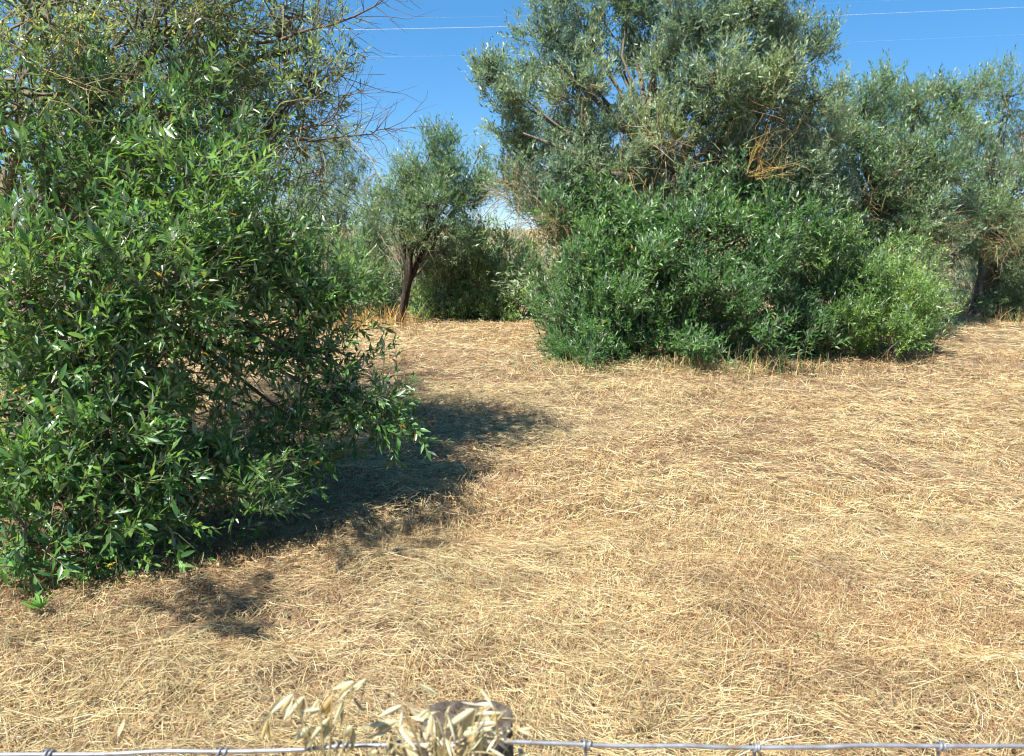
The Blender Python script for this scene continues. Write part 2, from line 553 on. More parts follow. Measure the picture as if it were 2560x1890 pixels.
    def mound(self, c, rad, nsub, nshoot, slen, nleaf, ll, lw, pal, palw, rough=0.36, pw=2.4, fseed=1, inner=0.5, front=None, **kw):
        """a thicket of shoots standing on the ground"""
        r = self.r
        rad = np.array(rad, float)
        v = rand_unit(nsub * 3, r)
        v = v[v[:, 2] > -0.05][:nsub]
        v[:, 2] = np.abs(v[:, 2])
        v = v[(v[:, 1] < 0.35) | (r.random(len(v)) < 0.45)]
        box = v / (np.abs(v) ** pw).sum(1, keepdims=True) ** (1 / pw)
        nz = vnoise(v[:, 0] * 2.6 + 7, v[:, 1] * 2.6, v[:, 2] * 2.6 + 3, seed=fseed)
        nz2 = vnoise(v[:, 0] * 6 + 7, v[:, 1] * 6, v[:, 2] * 6 + 3, seed=fseed + 1)
        k = (1 + rough * 2 * (nz - 0.5) + rough * 1.2 * (nz2 - .5)) * (inner + (1 - inner) * r.random(len(v)) ** 0.35)
        nz3 = vnoise(box[:, 0] * rad[0] * 2.6 + 11, box[:, 1] * rad[1] * 2.6, box[:, 2] * rad[2] * 2.6, seed=fseed + 2)
        k = np.where(nz3 > 0.60, k * 0.68, k) * np.where(r.random(len(v)) < 0.07, 1.16, 1.0)
        p = c + box * rad * k[:, None]
        p[:, 2] = np.maximum(p[:, 2], 0.10 + 0.15 * r.random(len(v)))
        d = norm(v * np.array([0.8, 0.8, 0.45]) + UP * 0.6 + r.normal(size=v.shape) * 0.2)
        # stems from the foot
        idx = r.choice(len(v), size=min(len(v), 90), replace=False)
        for q in idx:
            f = np.array([c[0], c[1], 0.0]) + (p[q] - c) * np.array([0.75, 0.75, 0]) + r.normal(size=3) * np.array([.1, .1, 0])
            f[2] = gh(f[0:1], f[1:2])[0] - 0.03
            self.branch(f, p[q], 0.009, 0.003, 5, 0.1, 0.0, (0.16, 0.13, 0.085), 4)
        root = np.repeat(p - d * slen * 0.4, nshoot, 0) + r.normal(size=(len(v) * nshoot, 3)) * slen * 0.17
        root[:, 2] = np.maximum(root[:, 2], 0.05)
        dd = norm(np.repeat(d, nshoot, 0) + r.normal(size=root.shape) * 0.5)
        lens = slen * (0.55 + 0.7 * r.random(len(root)))
        self.shoots(root, dd, lens, nleaf, ll, lw, pal, palw, **kw)

    def leaves(self):
        return [np.concatenate([x[i] for x in self.leaf]) for i in range(6)]

    def twig_mesh(self, name):
        vs, fs, cs, o = [], [], [], 0
        for P, R, sd, C in self.tw:
            V, F = tubes(np.asarray(P, float), np.asarray(R, float), sd)
            vs.append(V); fs.append(F + o); o += len(V)
            cs.append(np.repeat(C, P.shape[1] * sd, 0))
        return mesh_np(name, np.concatenate(vs), [np.concatenate(fs)], np.concatenate(cs), smooth=True)


# leaf templates: (along, across, out) and faces
T_FINE = (np.array([(0, 0, 0), (.26, -.40, .012), (.26, 0, -.012), (.26, .40, .012), (.58, -.5, .03), (.58, 0, .0), (.58, .5, .03),
                    (.85, -.27, .0), (.85, 0, -.02), (.85, .27, .0), (1, 0, -.06)]),
          [np.array([(0, 1, 2), (0, 2, 3), (7, 10, 8), (8, 10, 9)]), np.array([(1, 4, 5, 2), (2, 5, 6, 3), (4, 7, 8, 5), (5, 8, 9, 6)])])
T_MID = (np.array([(0, 0, 0), (.45, -.5, .03), (.5, 0, -.01), (.45, .5, .03), (1, 0, -.05)]),
         [np.array([(0, 1, 2), (0, 2, 3), (1, 4, 2), (2, 4, 3)])])
T_FAR = (np.array([(0, 0, 0), (.45, -.5, .02), (1, 0, -.03), (.45, .5, .02)]), [np.array([(0, 1, 2), (0, 2, 3)])])


def leaf_mesh(name, LV, tpl):
    P, D, N, L, W, C = LV
    B = np.cross(N, D)
    tv, tf = tpl
    k = len(tv)
    V = (P[:, None] + D[:, None] * (L[:, None] * tv[None, :, 0])[..., None]
         + B[:, None] * (W[:, None] * tv[None, :, 1])[..., None] + N[:, None] * (L[:, None] * tv[None, :, 2])[..., None])
    base = (np.arange(len(P)) * k)[:, None, None]
    faces = [(f[None] + base).reshape(-1, f.shape[1]) for f in tf]
    return mesh_np(name, V.reshape(-1, 3), faces, np.repeat(C, k, 0), smooth=True)


def trunk_mesh(name, lines, sides=16, seed=0, fl=0.22):
    """gnarled trunk and limbs: list of (points, radii)"""
    vs, fs, o = [], [], 0
    for P, R in lines:
        P, R = np.asarray(P, float), np.asarray(R, float)
        # refine
        m = (len(P) - 1) * 5 + 1
        t = np.linspace(0, len(P) - 1, m)
        P2 = np.stack([np.interp(t, np.arange(len(P)), P[:, k]) for k in range(3)], -1)
        for _ in range(3):
            P2[1:-1] = (P2[:-2] + P2[1:-1] * 2 + P2[2:]) / 4
        R2 = np.interp(t, np.arange(len(P)), R)
        V, F = tubes(P2[None], R2[None], sides)
        c = np.repeat(P2, sides, 0)
        d = V - c
        a = np.tile(np.arange(sides), m) / sides * 2 * np.pi
        along = np.repeat(np.arange(m), sides)
        k = 1 + fl * np.sin(a * 3 + along * 0.25 + seed) * 0.5 + fl * 2.2 * (vnoise(V[:, 0] * 14, V[:, 1] * 14, V[:, 2] * 6, seed=seed) - .5)
        V = c + d * k[:, None]
        vs.append(V); fs.append(F + o); o += len(V)
    return mesh_np(name, np.concatenate(vs), [np.concatenate(fs)], smooth=True)


G_DEEP = [(0.054, 0.132, 0.034), (0.078, 0.176, 0.044), (0.116, 0.220, 0.070), (0.062, 0.132, 0.056), (0.45, 0.31, 0.04), (0.26, 0.13, 0.04)]
W_DEEP = [3, 4, 3, 2, 0.035, 0.05]
G_GREY = [(0.142, 0.205, 0.122), (0.208, 0.270, 0.195), (0.104, 0.168, 0.084), (0.215, 0.258, 0.165), (0.26, 0.22, 0.09)]
W_GREY = [4, 3, 3, 2, 0.25]
G_SUCK = [(0.048, 0.120, 0.027), (0.070, 0.162, 0.038), (0.125, 0.220, 0.082), (0.052, 0.112, 0.043), (0.40, 0.26, 0.04)]
W_SUCK = [3, 4, 2.5, 2, 0.03]
G_LIME = [(0.100, 0.195, 0.030), (0.145, 0.245, 0.048), (0.180, 0.255, 0.090), (0.085, 0.165, 0.042)]
W_LIME = [3, 3, 2, 2]
G_LIME_LIFTED = [tuple(np.array(c) * np.array([1.6, 1.6, 1.5])) for c in G_LIME]  # lime greens brightened to offset the small tree's shade on the back shrubs
G_RIGHT = [tuple(np.array(c) * np.array([.78, .86, .74])) for c in G_GREY] + [G_DEEP[1]]
W_RIGHT = W_GREY + [2.5]
LICHEN = np.array([(0.24, 0.18, 0.075), (0.30, 0.20, 0.06), (0.20, 0.16, 0.09), (0.16, 0.12, 0.075), (0.27, 0.22, 0.14)])


def bare_cloud(f, c, rad, n_, l0, l1, r0=0.003, up=0.1, droop=0.15, w=(2, 1.5, 3, 3, 2)):
    r = f.r
    root = np.asarray(c) + rand_unit(n_, r) * np.array(rad) * (r.random((n_, 1)) ** 0.5)
    d = norm(rand_unit(n_, r) + UP * up + norm(root - np.asarray(c)) * 0.6)
    ln = l0 + (l1 - l0) * r.random(n_)
    col = LICHEN[r.choice(5, size=n_, p=np.array(w) / np.sum(w))] * (0.7 + 0.6 * r.random((n_, 1)))
    P = f.bare(root, d, ln, r0 * (0.6 + 0.8 * r.random(n_)), col, 5, 0.16, droop)
    # side twigs
    k = r.choice(n_, size=n_)
    st = P[k, 1 + r.integers(0, 3, n_)]
    f.bare(st, d[k] + rand_unit(n_, r) * 0.9, ln[k] * 0.5, r0 * 0.5 * (0.6 + 0.8 * r.random(n_)), col[k], 3, 0.3, droop)


def finish_tree(t, f, tpl, mat, crown='crown', twigs='twigs', LV=None):
    LV = f.leaves() if LV is None else LV
    link(crown, leaf_mesh(crown, LV, tpl), mat, t, 'stuff')
    if f.tw:
        link(twigs, f.twig_mesh(twigs), M_TWIG, t, 'stuff')
    return len(LV[0])


NL = {}

# ------------------------------------------------------------------ near olive tree on the left
f = Foliage(11)
foot = np.array([LT[0], 5.6, 0.0])
t_near = thing('olive_tree', 'nearest olive tree at the left edge with large glossy leaves hanging to the ground', 'tree', foot, 'olive trees')
fork = foot + np.array([0.1, -0.1, 1.15])
lines = [([foot + (0, 0, -.08), foot + (.05, 0, .3), foot + (0, -.05, .75), fork], [.34, .25, .21, .19])]
limbs = [((760, 120, 5.4), .045), ((450, 60, 5.2), .05), ((120, 200, 4.8), .06), ((640, 600, 5.1), .03), ((300, 600, 4.6), .035),
         ((-250, 300, 5.0), .07), ((200, 900, 4.2), .022)]
for (px, py, Yd), r0 in limbs:
    e = at(px, py, Yd)
    P = curve_pts(fork, e, 6, 0.12, 0.25, f.r)
    lines.append((P, np.linspace(r0, 0.016, 6)))
link('trunk', trunk_mesh('trunk', lines, 14, 3), M_BARK, t_near)

LLn, LWn = 0.086, 0.021
#            px   py    Y    r     nsub hang
NEAR = [(330, -150, 5.6, 0.8, 18, 0), (640, -140, 5.4, 0.6, 14, 0), (90, -120, 5.2, 0.7, 14, 0),
        (560, 90, 5.4, 0.63, 30, 0), (720, 60, 5.4, 0.44, 16, 0), (770, 200, 5.3, 0.36, 20, .2), (690, 300, 5.2, 0.36, 13, .2), (380, 70, 5.1, 0.61, 26, 0),
        (90, 40, 4.6, 0.5, 17, 0), (40, 260, 4.4, 0.5, 20, 0), (250, 260, 4.6, 0.5, 24, .1), (430, 300, 4.7, 0.44, 22, .1),
        (330, 470, 4.3, 0.47, 26, .2), (120, 480, 4.2, 0.47, 20, .2), (500, 470, 4.25, 0.38, 18, .2), (600, 420, 5.5, .4, 12, .2),
        (560, 620, 4.35, 0.41, 22, .3), (690, 600, 4.85, 0.36, 16, .3), (760, 760, 4.75, 0.35, 18, .4), (850, 740, 4.75, 0.25, 11, .4),
        (420, 700, 3.95, 0.41, 24, .3), (230, 680, 3.75, 0.40, 20, .3), (60, 760, 3.65, 0.36, 14, .3), (640, 820, 4.45, 0.32, 16, .5), (820, 880, 4.65, 0.23, 10, .6),
        (180, 900, 3.75, .4, 22, .3), (320, 860, 3.85, .30, 15, .3), (480, 840, 4.5, .34, 14, .5), (60, 1040, 3.7, .34, 13, .3),
        (220, 1080, 3.65, .38, 18, .4), (370, 1130, 3.8, .34, 16, .4), (520, 1130, 4.1, .28, 11, .4), (720, 1040, 4.5, 0.23, 10, .6),
        (860, 1010, 4.55, 0.21, 9, .6), (760, 1150, 4.4, 0.20, 8, .6), (950, 1010, 4.6, 0.11, 4, .9), (990, 1060, 4.6, 0.08, 3, 1.1),
        (120, 1230, 3.5, .30, 13, .4), (300, 1270, 3.6, .28, 11, .4), (480, 1290, 3.9, .24, 9, .4), (620, 1230, 3.85, 0.17, 6, .5),
        (80, 1370, 3.35, .22, 8, .4), (280, 1400, 3.5, .18, 6, .4), (-150, 500, 5.4, .6, 14, .2), (-200, 950, 4.6, .5, 8, .3), (-300, 150, 6.2, 0.9, 14, 0),
        (150, 150, 6.6, .8, 22, 0), (430, 260, 6.7, .7, 20, 0), (300, 0, 7.0, .8, 18, 0), (560, 240, 6.8, .55, 14, 0), (520, 420, 6.6, .6, 16, .1), (300, 380, 6.9, .7, 18, .1), (100, 700, 6.8, .8, 14, .2), (400, 800, 6.3, .6, 10, .3), (200, 500, 6.6, .8, 20, .2), (480, 620, 6.5, .6, 12, .3), (100, 900, 6.2, .7, 10, .3), (-100, 1200, 3.5, .45, 12, .3), (200, 60, 6.0, .7, 20, 0), (60, 120, 5.6, .6, 18, 0), (480, 180, 5.9, .55, 18, 0), (620, 330, 5.9, .45, 12, 0)]
OVER = [(-2.45, 1.9, 2.7, .22, 6), (-1.95, 2.8, 2.72, .27, 8), (-1.7, 3.2, 2.8, .22, 5)]      # bough overhanging towards the fence
for px, py, Yd, rr, ns, hg in NEAR:
    c = at(px, py, Yd)
    c[2] = max(c[2], 0.25)
    far = Yd > 4.9 or (Yd > 4.5 and py < 280)
    f.branch(fork + f.r.normal(size=3) * 0.15, c, 0.022, 0.010, 8, 0.1, 0.25, (0.15, 0.12, 0.08), 5)
    f.clump(c, rr, max(2, int(ns * (1.1 if py < 330 else 1.0))), 6, 0.29, 15, LLn * (0.8 if far else 1.0), LWn * (0.8 if far else 1.0),
            (G_GREY if far else G_DEEP), (W_GREY if far else W_DEEP), up=0.45, hang=hg, spread=0.9, shell=0.3, drop=0.2 if far else 0.1, fine=not far)
ob_ = f.branch(fork, (-2.3, 2.9, 2.8), 0.03, 0.014, 10, 0.06, 0.2, (0.15, 0.12, 0.08), 6)
for x_, y_, z_, rr, ns in OVER:
    c = np.array([x_, y_, z_])
    f.branch(ob_[-1], c, 0.012, 0.006, 6, 0.08, 0.05, (0.15, 0.12, 0.08), 4)
    f.clump(c, rr, ns, 6, 0.29, 15, LLn, LWn, G_DEEP, W_DEEP, up=0.3, hang=0.2, spread=0.9, shell=0.3, drop=0.1, fine=True)
for px, py, Yd, rr, nn in [(600, 120, 5.2, .7, 200), (350, 60, 5.1, .65, 180), (100, 420, 5.0, .6, 120), (60, 700, 4.4, .5, 110), (650, 480, 5.4, .5, 110),
                           (560, 1000, 4.3, .4, 30), (250, 1250, 3.7, .4, 40), (750, 350, 5.3, .45, 80), (100, 200, 4.2, .4, 60)]:
    bare_cloud(f, at(px, py, Yd), (rr, rr, rr * .8), nn, 0.2, 0.6, 0.0032)
# dead branches reaching into the sky
dead = Foliage(12)
for pts, r0 in [([(640, 110, 5.30), (760, 80, 5.20), (860, 52, 5.10), (935, 20, 5.00), (965, -20, 5.00)], .012),
                ([(600, 330, 5.20), (720, 330, 5.10), (830, 305, 5.00), (860, 235, 5.00)], .010), ([(700, 360, 5.20), (790, 345, 5.10), (930, 330, 5.10), (975, 320, 5.10)], .008)]:
    P = np.array([at(*p) for p in pts])
    P = np.stack([np.interp(np.linspace(0, len(P) - 1, 10), np.arange(len(P)), P[:, k]) for k in range(3)], -1) + dead.r.normal(size=(10, 3)) * .008
    dead.tw.append((P[None], np.linspace(r0, .0025, 10)[None], 5, np.array([[0.13, 0.095, 0.08]])))
    k = dead.r.integers(2, 10, 26)
    dd = norm(P[9] - P[0]) + rand_unit(26, dead.r) * 0.9
    Q = dead.bare(P[k], dd, 0.12 + 0.3 * dead.r.random(26), np.full(26, 0.0028), np.tile([[0.14, 0.105, 0.085]], (26, 1)), 5, 0.25)
    k = dead.r.integers(0, 26, 30)
    dead.bare(Q[k, 2], dd[k % 26] + rand_unit(30, dead.r), 0.08 + 0.12 * dead.r.random(30), np.full(30, 0.0018), np.tile([[0.16, 0.12, 0.09]], (30, 1)), 3, 0.3)
link('dead_branches', dead.twig_mesh('dead_branches'), M_TWIG, t_near, 'stuff')
LV = f.leaves()
P = LV[0]
dv = P - np.array([0, 0, CAM_H])
zc = dv[:, 1] * math.cos(PITCH) - dv[:, 2] * math.sin(PITCH)
yc = dv[:, 1] * math.sin(PITCH) + dv[:, 2] * math.cos(PITCH)
sx = 1280 + FPX * dv[:, 0] / zc
sy = 945 - FPX * yc / zc
ok = P[:, 2] > 0.02
LV = [v[ok] for v in LV]; sx, sy, zc = sx[ok], sy[ok], zc[ok]
# the 300 leaves that show largest are leaves of their own
inside = (sx > 20) & (sx < 2540) & (sy > 20) & (sy < 1870)
facing = np.abs((LV[2] * norm(np.array([0, 0, CAM_H]) - LV[0])).sum(-1))
score = np.where(inside, LV[3] * (0.4 + facing) / zc ** 1.6, 0)
order = np.argsort(-score)
single = order[:300]
rest = np.setdiff1d(np.arange(len(score)), single)
variants = []
for q in range(6):
    one = [np.zeros((1, 3)), np.array([[1.0, 0, 0]]), np.array([[0, 0, 1.0]]), np.array([LLn]), np.array([LWn]), np.array([np.array(G_DEEP[q % 4]) * (0.9 + 0.1 * q)])]
    me = leaf_mesh('leaf', one, T_FINE)
    me.materials.append(M_LEAF_NEAR)
    variants.append(me)
inv = Matrix.Translation(-Vector(t_near.location))
for k, q in enumerate(single):
    D_, N_, = LV[1][q], LV[2][q]
    B_ = np.cross(N_, D_)
    sc_ = LV[3][q] / LLn
    o = bpy.data.objects.new('leaf', variants[k % 6])
    sc.collection.objects.link(o)
    o.parent = t_near
    o.matrix_parent_inverse = inv
    m4 = Matrix(((D_[0] * sc_, B_[0] * sc_, N_[0] * sc_, LV[0][q][0]), (D_[1] * sc_, B_[1] * sc_, N_[1] * sc_, LV[0][q][1]),
                 (D_[2] * sc_, B_[2] * sc_, N_[2] * sc_, LV[0][q][2]), (0, 0, 0, 1)))
    o.matrix_basis = m4
back = rest[zc[rest] > 5.3]
front = rest[zc[rest] <= 5.3]
link('inner_foliage', leaf_mesh('inner_foliage', [v[back] for v in LV], T_FAR), M_LEAF_NEAR, t_near, 'stuff')
NL['near'] = finish_tree(t_near, f, T_MID, M_LEAF_NEAR, LV=[v[front] for v in LV])

# ------------------------------------------------------------------ big olive in the middle right
f = Foliage(21)
foot = np.array([2.25, 11.6, 0.0])
t_big = thing('olive_tree', 'large spreading olive tree right of centre rising from a thicket of green shoots', 'tree', foot, 'olive trees')
top = at(1665, 470, 11.0)
lines = [([foot + (0, 0, -.1), foot + (-.1, 0, .8), foot + (0, -.1, 1.5), top], [.42, .34, .30, .26])]
BIG = [(1225, 200, 11.2, .30, 12), (1290, 250, 11.2, .35, 12), (1380, 80, 11.3, .52, 24), (1400, -10, 11.4, .32, 9), (1300, 350, 11.40, .45, 20), (1340, 460, 11.10, .42, 18),
       (1440, 210, 11.2, .45, 20), (1450, 340, 11.30, .5, 22), (1270, 440, 11.50, .28, 8), (1560, 10, 11.5, .42, 14), (1560, -100, 11.5, .4, 10), (1560, 320, 11.10, .40, 15),
       (1540, 440, 11.00, .4, 16), (1440, 480, 11.00, .35, 12), (1740, 60, 11.0, .55, 30), (1880, 40, 11.0, .55, 30), (1980, 100, 11.1, .45, 20), (1780, 200, 10.6, .55, 32),
       (1930, 210, 10.8, .5, 28), (2040, 250, 11.1, .42, 18), (2060, 370, 11.70, .42, 18), (1840, 320, 11.00, .5, 26), (1700, 310, 11.00, .45, 22), (1980, 400, 11.10, .5, 22),
       (1670, 410, 11.00, .30, 9), (2080, 470, 11.50, .4, 14), (1720, -140, 11.2, .8, 26), (1920, -100, 11.2, .7, 22), (1660, 160, 11.2, .32, 11), (1480, 100, 11.4, .25, 7),
       (1700, 100, 12.6, .8, 20), (1400, 300, 12.6, .7, 14), (1950, 300, 12.6, .8, 20), (1600, 450, 12.3, .5, 8), (2060, 120, 11.6, .25, 7),
       (1500, 520, 11.00, .4, 16), (1620, 520, 11.00, .3, 9), (1760, 480, 11.20, .4, 14), (1900, 500, 11.20, .45, 18), (2020, 520, 11.30, .4, 14), (1420, 540, 11.10, .4, 14), (1800, 420, 12.2, .6, 18),
       (1500, 430, 12.4, .6, 16), (1650, 250, 12.3, .5, 12), (2050, 480, 12.3, .6, 16), (1850, 150, 12.4, .8, 22), (1440, 420, 10.8, .35, 14), (1560, 470, 10.8, .35, 14), (1680, 480, 10.9, .22, 6), (1780, 400, 10.8, .35, 14), (1900, 440, 10.8, .35, 14), (2010, 450, 10.9, .35, 14), (1340, 520, 10.8, .3, 10), (1620, 380, 10.8, .3, 9), (1560, 150, 11.6, .32, 9), (1500, 40, 11.6, .3, 8), (1620, 40, 11.4, .3, 8), (1330, 200, 12.0, .4, 8), (1400, 420, 12.0, .5, 12)]
for e in [(1380, 150, 11.3), (1300, 330, 11.0), (1560, 60, 11.5), (1760, 130, 11.0), (1900, 130, 11.0), (2030, 320, 11.1), (1820, 330, 10.6), (1450, 420, 10.6), (1700, -60, 11.3), (1980, 430, 10.9)]:
    P = curve_pts(top + f.r.normal(size=3) * .08 - UP * .15, at(*e), 7, 0.10, 0.12, f.r)
    lines.append((P, np.linspace(0.06, 0.014, 7)))
link('trunk', trunk_mesh('trunk', lines, 14, 9), M_BARK, t_big)
for px, py, Yd, rr, ns in BIG:
    c = at(px, py, Yd)
    st = top + (c - top) * (0.25 + 0.3 * f.r.random())
    f.branch(st, c, 0.024, 0.012, 7, 0.1, 0.05, (0.15, 0.125, 0.09), 5)
    f.clump(c, rr, int(ns * 1.75), 9, 0.27, 15, 0.084, 0.0215, G_GREY, W_GREY, up=0.75, spread=0.85, shell=0.25, br=(0.012, 0.004), drop=0.15)
for px, py, Yd, rr, nn in [(1850, 400, 10.6, .5, 90), (1560, 430, 10.7, .45, 40), (1380, 560, 10.1, .35, 90), (1300, 480, 10.8, .35, 110), (1920, 300, 10.6, .5, 60), (1650, 350, 10.3, .4, 60), (1450, 250, 10.9, .4, 50)]:
    bare_cloud(f, at(px, py, Yd), (rr, rr, rr * .7), nn, 0.2, 0.55, 0.0055)
# the yellow lichened dead spray
root = at(1880, 440, 9.9)
ww = np.tile(LICHEN[1:2] * 1.25, (26, 1))[:13]
Q = f.bare(np.repeat(root[None], 13, 0) + f.r.normal(size=(13, 3)) * .05, norm(np.array([0.45, -0.25, 0.45]) + rand_unit(13, f.r) * 0.5), 0.25 + .4 * f.r.random(13), np.full(13, .005), ww, 5, .14)
f.bare(Q[np.arange(39) % 13, 1 + np.arange(39) % 3], norm(np.array([0.35, -.2, .55]) + rand_unit(39, f.r) * .8), 0.1 + .2 * f.r.random(39), np.full(39, .003), np.tile(ww, (3, 1)), 4, .18)
NL['big'] = finish_tree(t_big, f, T_FAR, M_LEAF)
# shoots round its foot
f = Foliage(22)
f.mound(np.array([2.12, 10.85, 0.15]), (1.56, 1.6, 1.95), 500, 10, 0.31, 14, 0.096, 0.0265, G_SUCK, W_SUCK, fseed=61, drop=0.1)
f.mound(np.array([0.93, 9.8, 0.0]), (0.46, 0.9, 1.3), 170, 9, 0.27, 15, 0.082, 0.021, G_SUCK, W_SUCK, fseed=64, drop=0.1)
f.mound(np.array([2.15, 11.8, 0.1]), (1.1, 0.9, 1.3), 150, 8, .3, 12, .09, .026, G_SUCK, W_SUCK, fseed=66)
for px, py, Yd, rr, ns in [(1400, 560, 10.3, .32, 14), (1500, 500, 10.6, .3, 12), (1590, 540, 10.2, .25, 9), (1740, 520, 10.3, .3, 12), (1850, 480, 10.7, .3, 12), (1950, 520, 10.5, .35, 15),
                           (2040, 560, 10.6, .35, 14), (1820, 560, 10.0, .25, 9), (1460, 640, 9.7, .25, 9), (1640, 640, 9.6, .22, 8), (1920, 660, 9.8, .25, 9), (1760, 700, 9.5, .2, 7), (1560, 740, 9.5, .2, 7)]:
    f.clump(at(px, py, Yd), rr, ns, 9, .30, 14, .096, .0265, G_SUCK, W_SUCK, up=.6, origin=np.array([2.1, 10.9, .9]))
# pale spray sticking out on the left
rt = np.repeat(at(1330, 690, 9.9)[None], 9, 0) + f.r.normal(size=(9, 3)) * .08
f.shoots(rt, norm(np.array([-1, -.2, -.12]) + f.r.normal(size=(9, 3)) * .3), .35 + .3 * f.r.random(9), 18, .085, .02, [(.20, .26, .17), (.26, .31, .22), (.12, .19, .09)], [1, 1, 1], curl=-.1)
NL['big_shoots'] = finish_tree(t_big, f, T_FAR, M_LEAF, 'basal_shoots', 'shoot_stems')

# ------------------------------------------------------------------ olive to its right with a pale thicket
f = Foliage(31)
foot = np.array([5.6, 13.0, 0.0])
t_r = thing('olive_tree', 'olive tree behind the big one, with a bright yellow-green thicket at its foot', 'tree', foot, 'olive trees')
top = at(2200, 560, 13.0)
lines = [([foot + (0, 0, -.1), foot + (.1, 0, .8), top], [.3, .24, .2])]
RT = [(2150, 280, 13.0, .55, 24), (2200, 230, 13.2, .35, 10), (2290, 270, 13.2, .42, 17), (2130, 400, 12.7, .5, 22), (2260, 380, 12.8, .5, 22), (2370, 330, 13.4, .35, 10),
      (2180, 500, 12.6, .5, 20), (2310, 480, 12.8, .45, 18), (2240, 580, 12.6, .5, 16), (2110, 560, 12.6, .4, 12), (2380, 430, 13.2, .25, 6), (2350, 580, 12.9, .35, 10), (2200, 330, 14.2, .8, 20), (2300, 500, 14, .7, 18), (2390, 260, 13.6, .35, 10), (2340, 220, 13.6, .3, 8), (2400, 520, 13.6, .4, 10), (2330, 400, 12.9, .45, 15), (2220, 440, 12.4, .45, 16), (2150, 340, 12.6, .4, 13), (2290, 540, 12.4, .4, 13), (2390, 400, 13.2, .4, 12)]
for e in RT[:6]:
    lines.append((curve_pts(top - UP * .1, at(*e[:3]), 6, .1, .12, f.r), np.linspace(.07, .016, 6)))
link('trunk', trunk_mesh('trunk', lines, 12, 14), M_BARK, t_r)
for px, py, Yd, rr, ns in RT:
    c = at(px, py, Yd)
    f.branch(top + (c - top) * .3, c, .022, .01, 6, .1, .05, (.15, .125, .09), 5)
    f.clump(c, rr, int(ns * 1.7), 8, .28, 14, .086, .022, G_RIGHT, W_RIGHT, up=.7, spread=.9, shell=.25, br=(.012, .005), drop=.15)
for px, py, Yd, rr, nn in [(2200, 470, 12.4, .6, 60), (2340, 560, 12.5, .5, 50), (2130, 520, 12.3, .4, 60)]:
    bare_cloud(f, at(px, py, Yd), (rr, rr, rr * .7), nn, .2, .55, .006)
NL['right'] = finish_tree(t_r, f, T_FAR, M_LEAF)
f = Foliage(32)
f.mound(np.array([4.75, 11.2, 0.1]), (1.12, 1.25, 1.66), 470, 9, .28, 15, .08, .021, G_LIME, W_LIME, fseed=71)
f.mound(np.array([6.2, 12.7, 0.0]), (.75, 1.1, 1.25), 170, 9, .28, 15, .075, .019, G_LIME + G_GREY[:2], W_LIME + [2, 2], fseed=74)
NL['right_shoots'] = finish_tree(t_r, f, T_FAR, M_LEAF, 'basal_shoots', 'shoot_stems')


# ------------------------------------------------------------------ other olives
def olive(foot, label, fork_z, clumps, seed, trunk_r, pal, palw, ll, lw, dens=1.5, forkpt=None, limb_r=.05, skirts=(), twig_clouds=(), group='olive trees', lean=(0, 0), slen=.28, bark=None):
    f = Foliage(seed)
    t = thing('olive_tree', label, 'tree', foot, group)
    top = np.array([foot[0] + lean[0], foot[1] + lean[1], fork_z])
    foot = np.asarray(foot, float)
    lines = [([foot + (0, 0, -.1), foot + (top - foot) * .4 + (.06, 0, 0), top], [trunk_r * 1.3, trunk_r, trunk_r * .85])]
    pick = sorted(clumps, key=lambda c: -c[4])[:6]
    for e in pick:
        lines.append((curve_pts(top - UP * .05, at(*e[:3]), 6, .08, .05, f.r), np.linspace(limb_r, .015, 6)))
    link('trunk', trunk_mesh('trunk', lines, 12, seed), bark or M_BARK, t)
    for px, py, Yd, rr, ns in clumps:
        c = at(px, py, Yd)
        c[2] = max(c[2], .3)
        f.branch(top + (c - top) * .2, c, .02, .01, 6, .1, .05, (.14, .115, .08), 4)
        f.clump(c, rr, max(3, int(ns * dens)), 8, slen, 13, ll, lw, pal, palw, up=.7, spread=.9, shell=.25, br=(.012, .005), drop=.15)
    for px, py, Yd, rr, nn in twig_clouds:
        bare_cloud(f, at(px, py, Yd), (rr, rr, rr * .7), nn, .25, .6, .0065)
    for c, rad, ns, sd in skirts:
        f.mound(np.array(c, float), rad, ns, 8, .3, 13, ll, lw, pal, palw, fseed=sd)
    NL[label[:18]] = finish_tree(t, f, T_FAR, M_LEAF)
    return t


MIXP = [G_GREY[0], G_GREY[2], G_DEEP[1], G_SUCK[1], G_GREY[3]]
# small tree in the gap
tp = at(1018, 705, 13.3)
olive((at(985, 825, 13.3)[0], 13.3, 0.0), 'small dark-trunked olive tree with a forked trunk in the gap between the big trees', float(tp[2]),
      [(1085, 360, 13.6, .28, 12), (1120, 430, 13.5, .42, 24), (1020, 440, 13.5, .38, 20), (1160, 500, 13.4, .38, 20), (1000, 530, 13.4, .34, 18), (1080, 520, 13.2, .45, 26),
       (1150, 590, 13.2, .3, 13), (1040, 600, 13.2, .3, 12), (1130, 345, 13.7, .18, 5), (970, 480, 13.6, .25, 8), (1190, 440, 13.6, .22, 6), (1200, 380, 13.8, .15, 3), (945, 520, 13.9, .35, 14), (930, 610, 13.9, .35, 13), (1210, 470, 13.6, .22, 8), (1060, 460, 13.9, .5, 20), (1110, 640, 13.4, .25, 8)], 41,   .075, MIXP, [3, 2, 2, 2, 2], .078, .019,
      lean=(float(tp[0]) - float(at(985, 825, 13.3)[0]), 0.0), limb_r=.055, twig_clouds=[(1060, 610, 13.1, .45, 22), (980, 420, 13.6, .4, 14)], dens=1.8, bark=M_BARK_DARK)
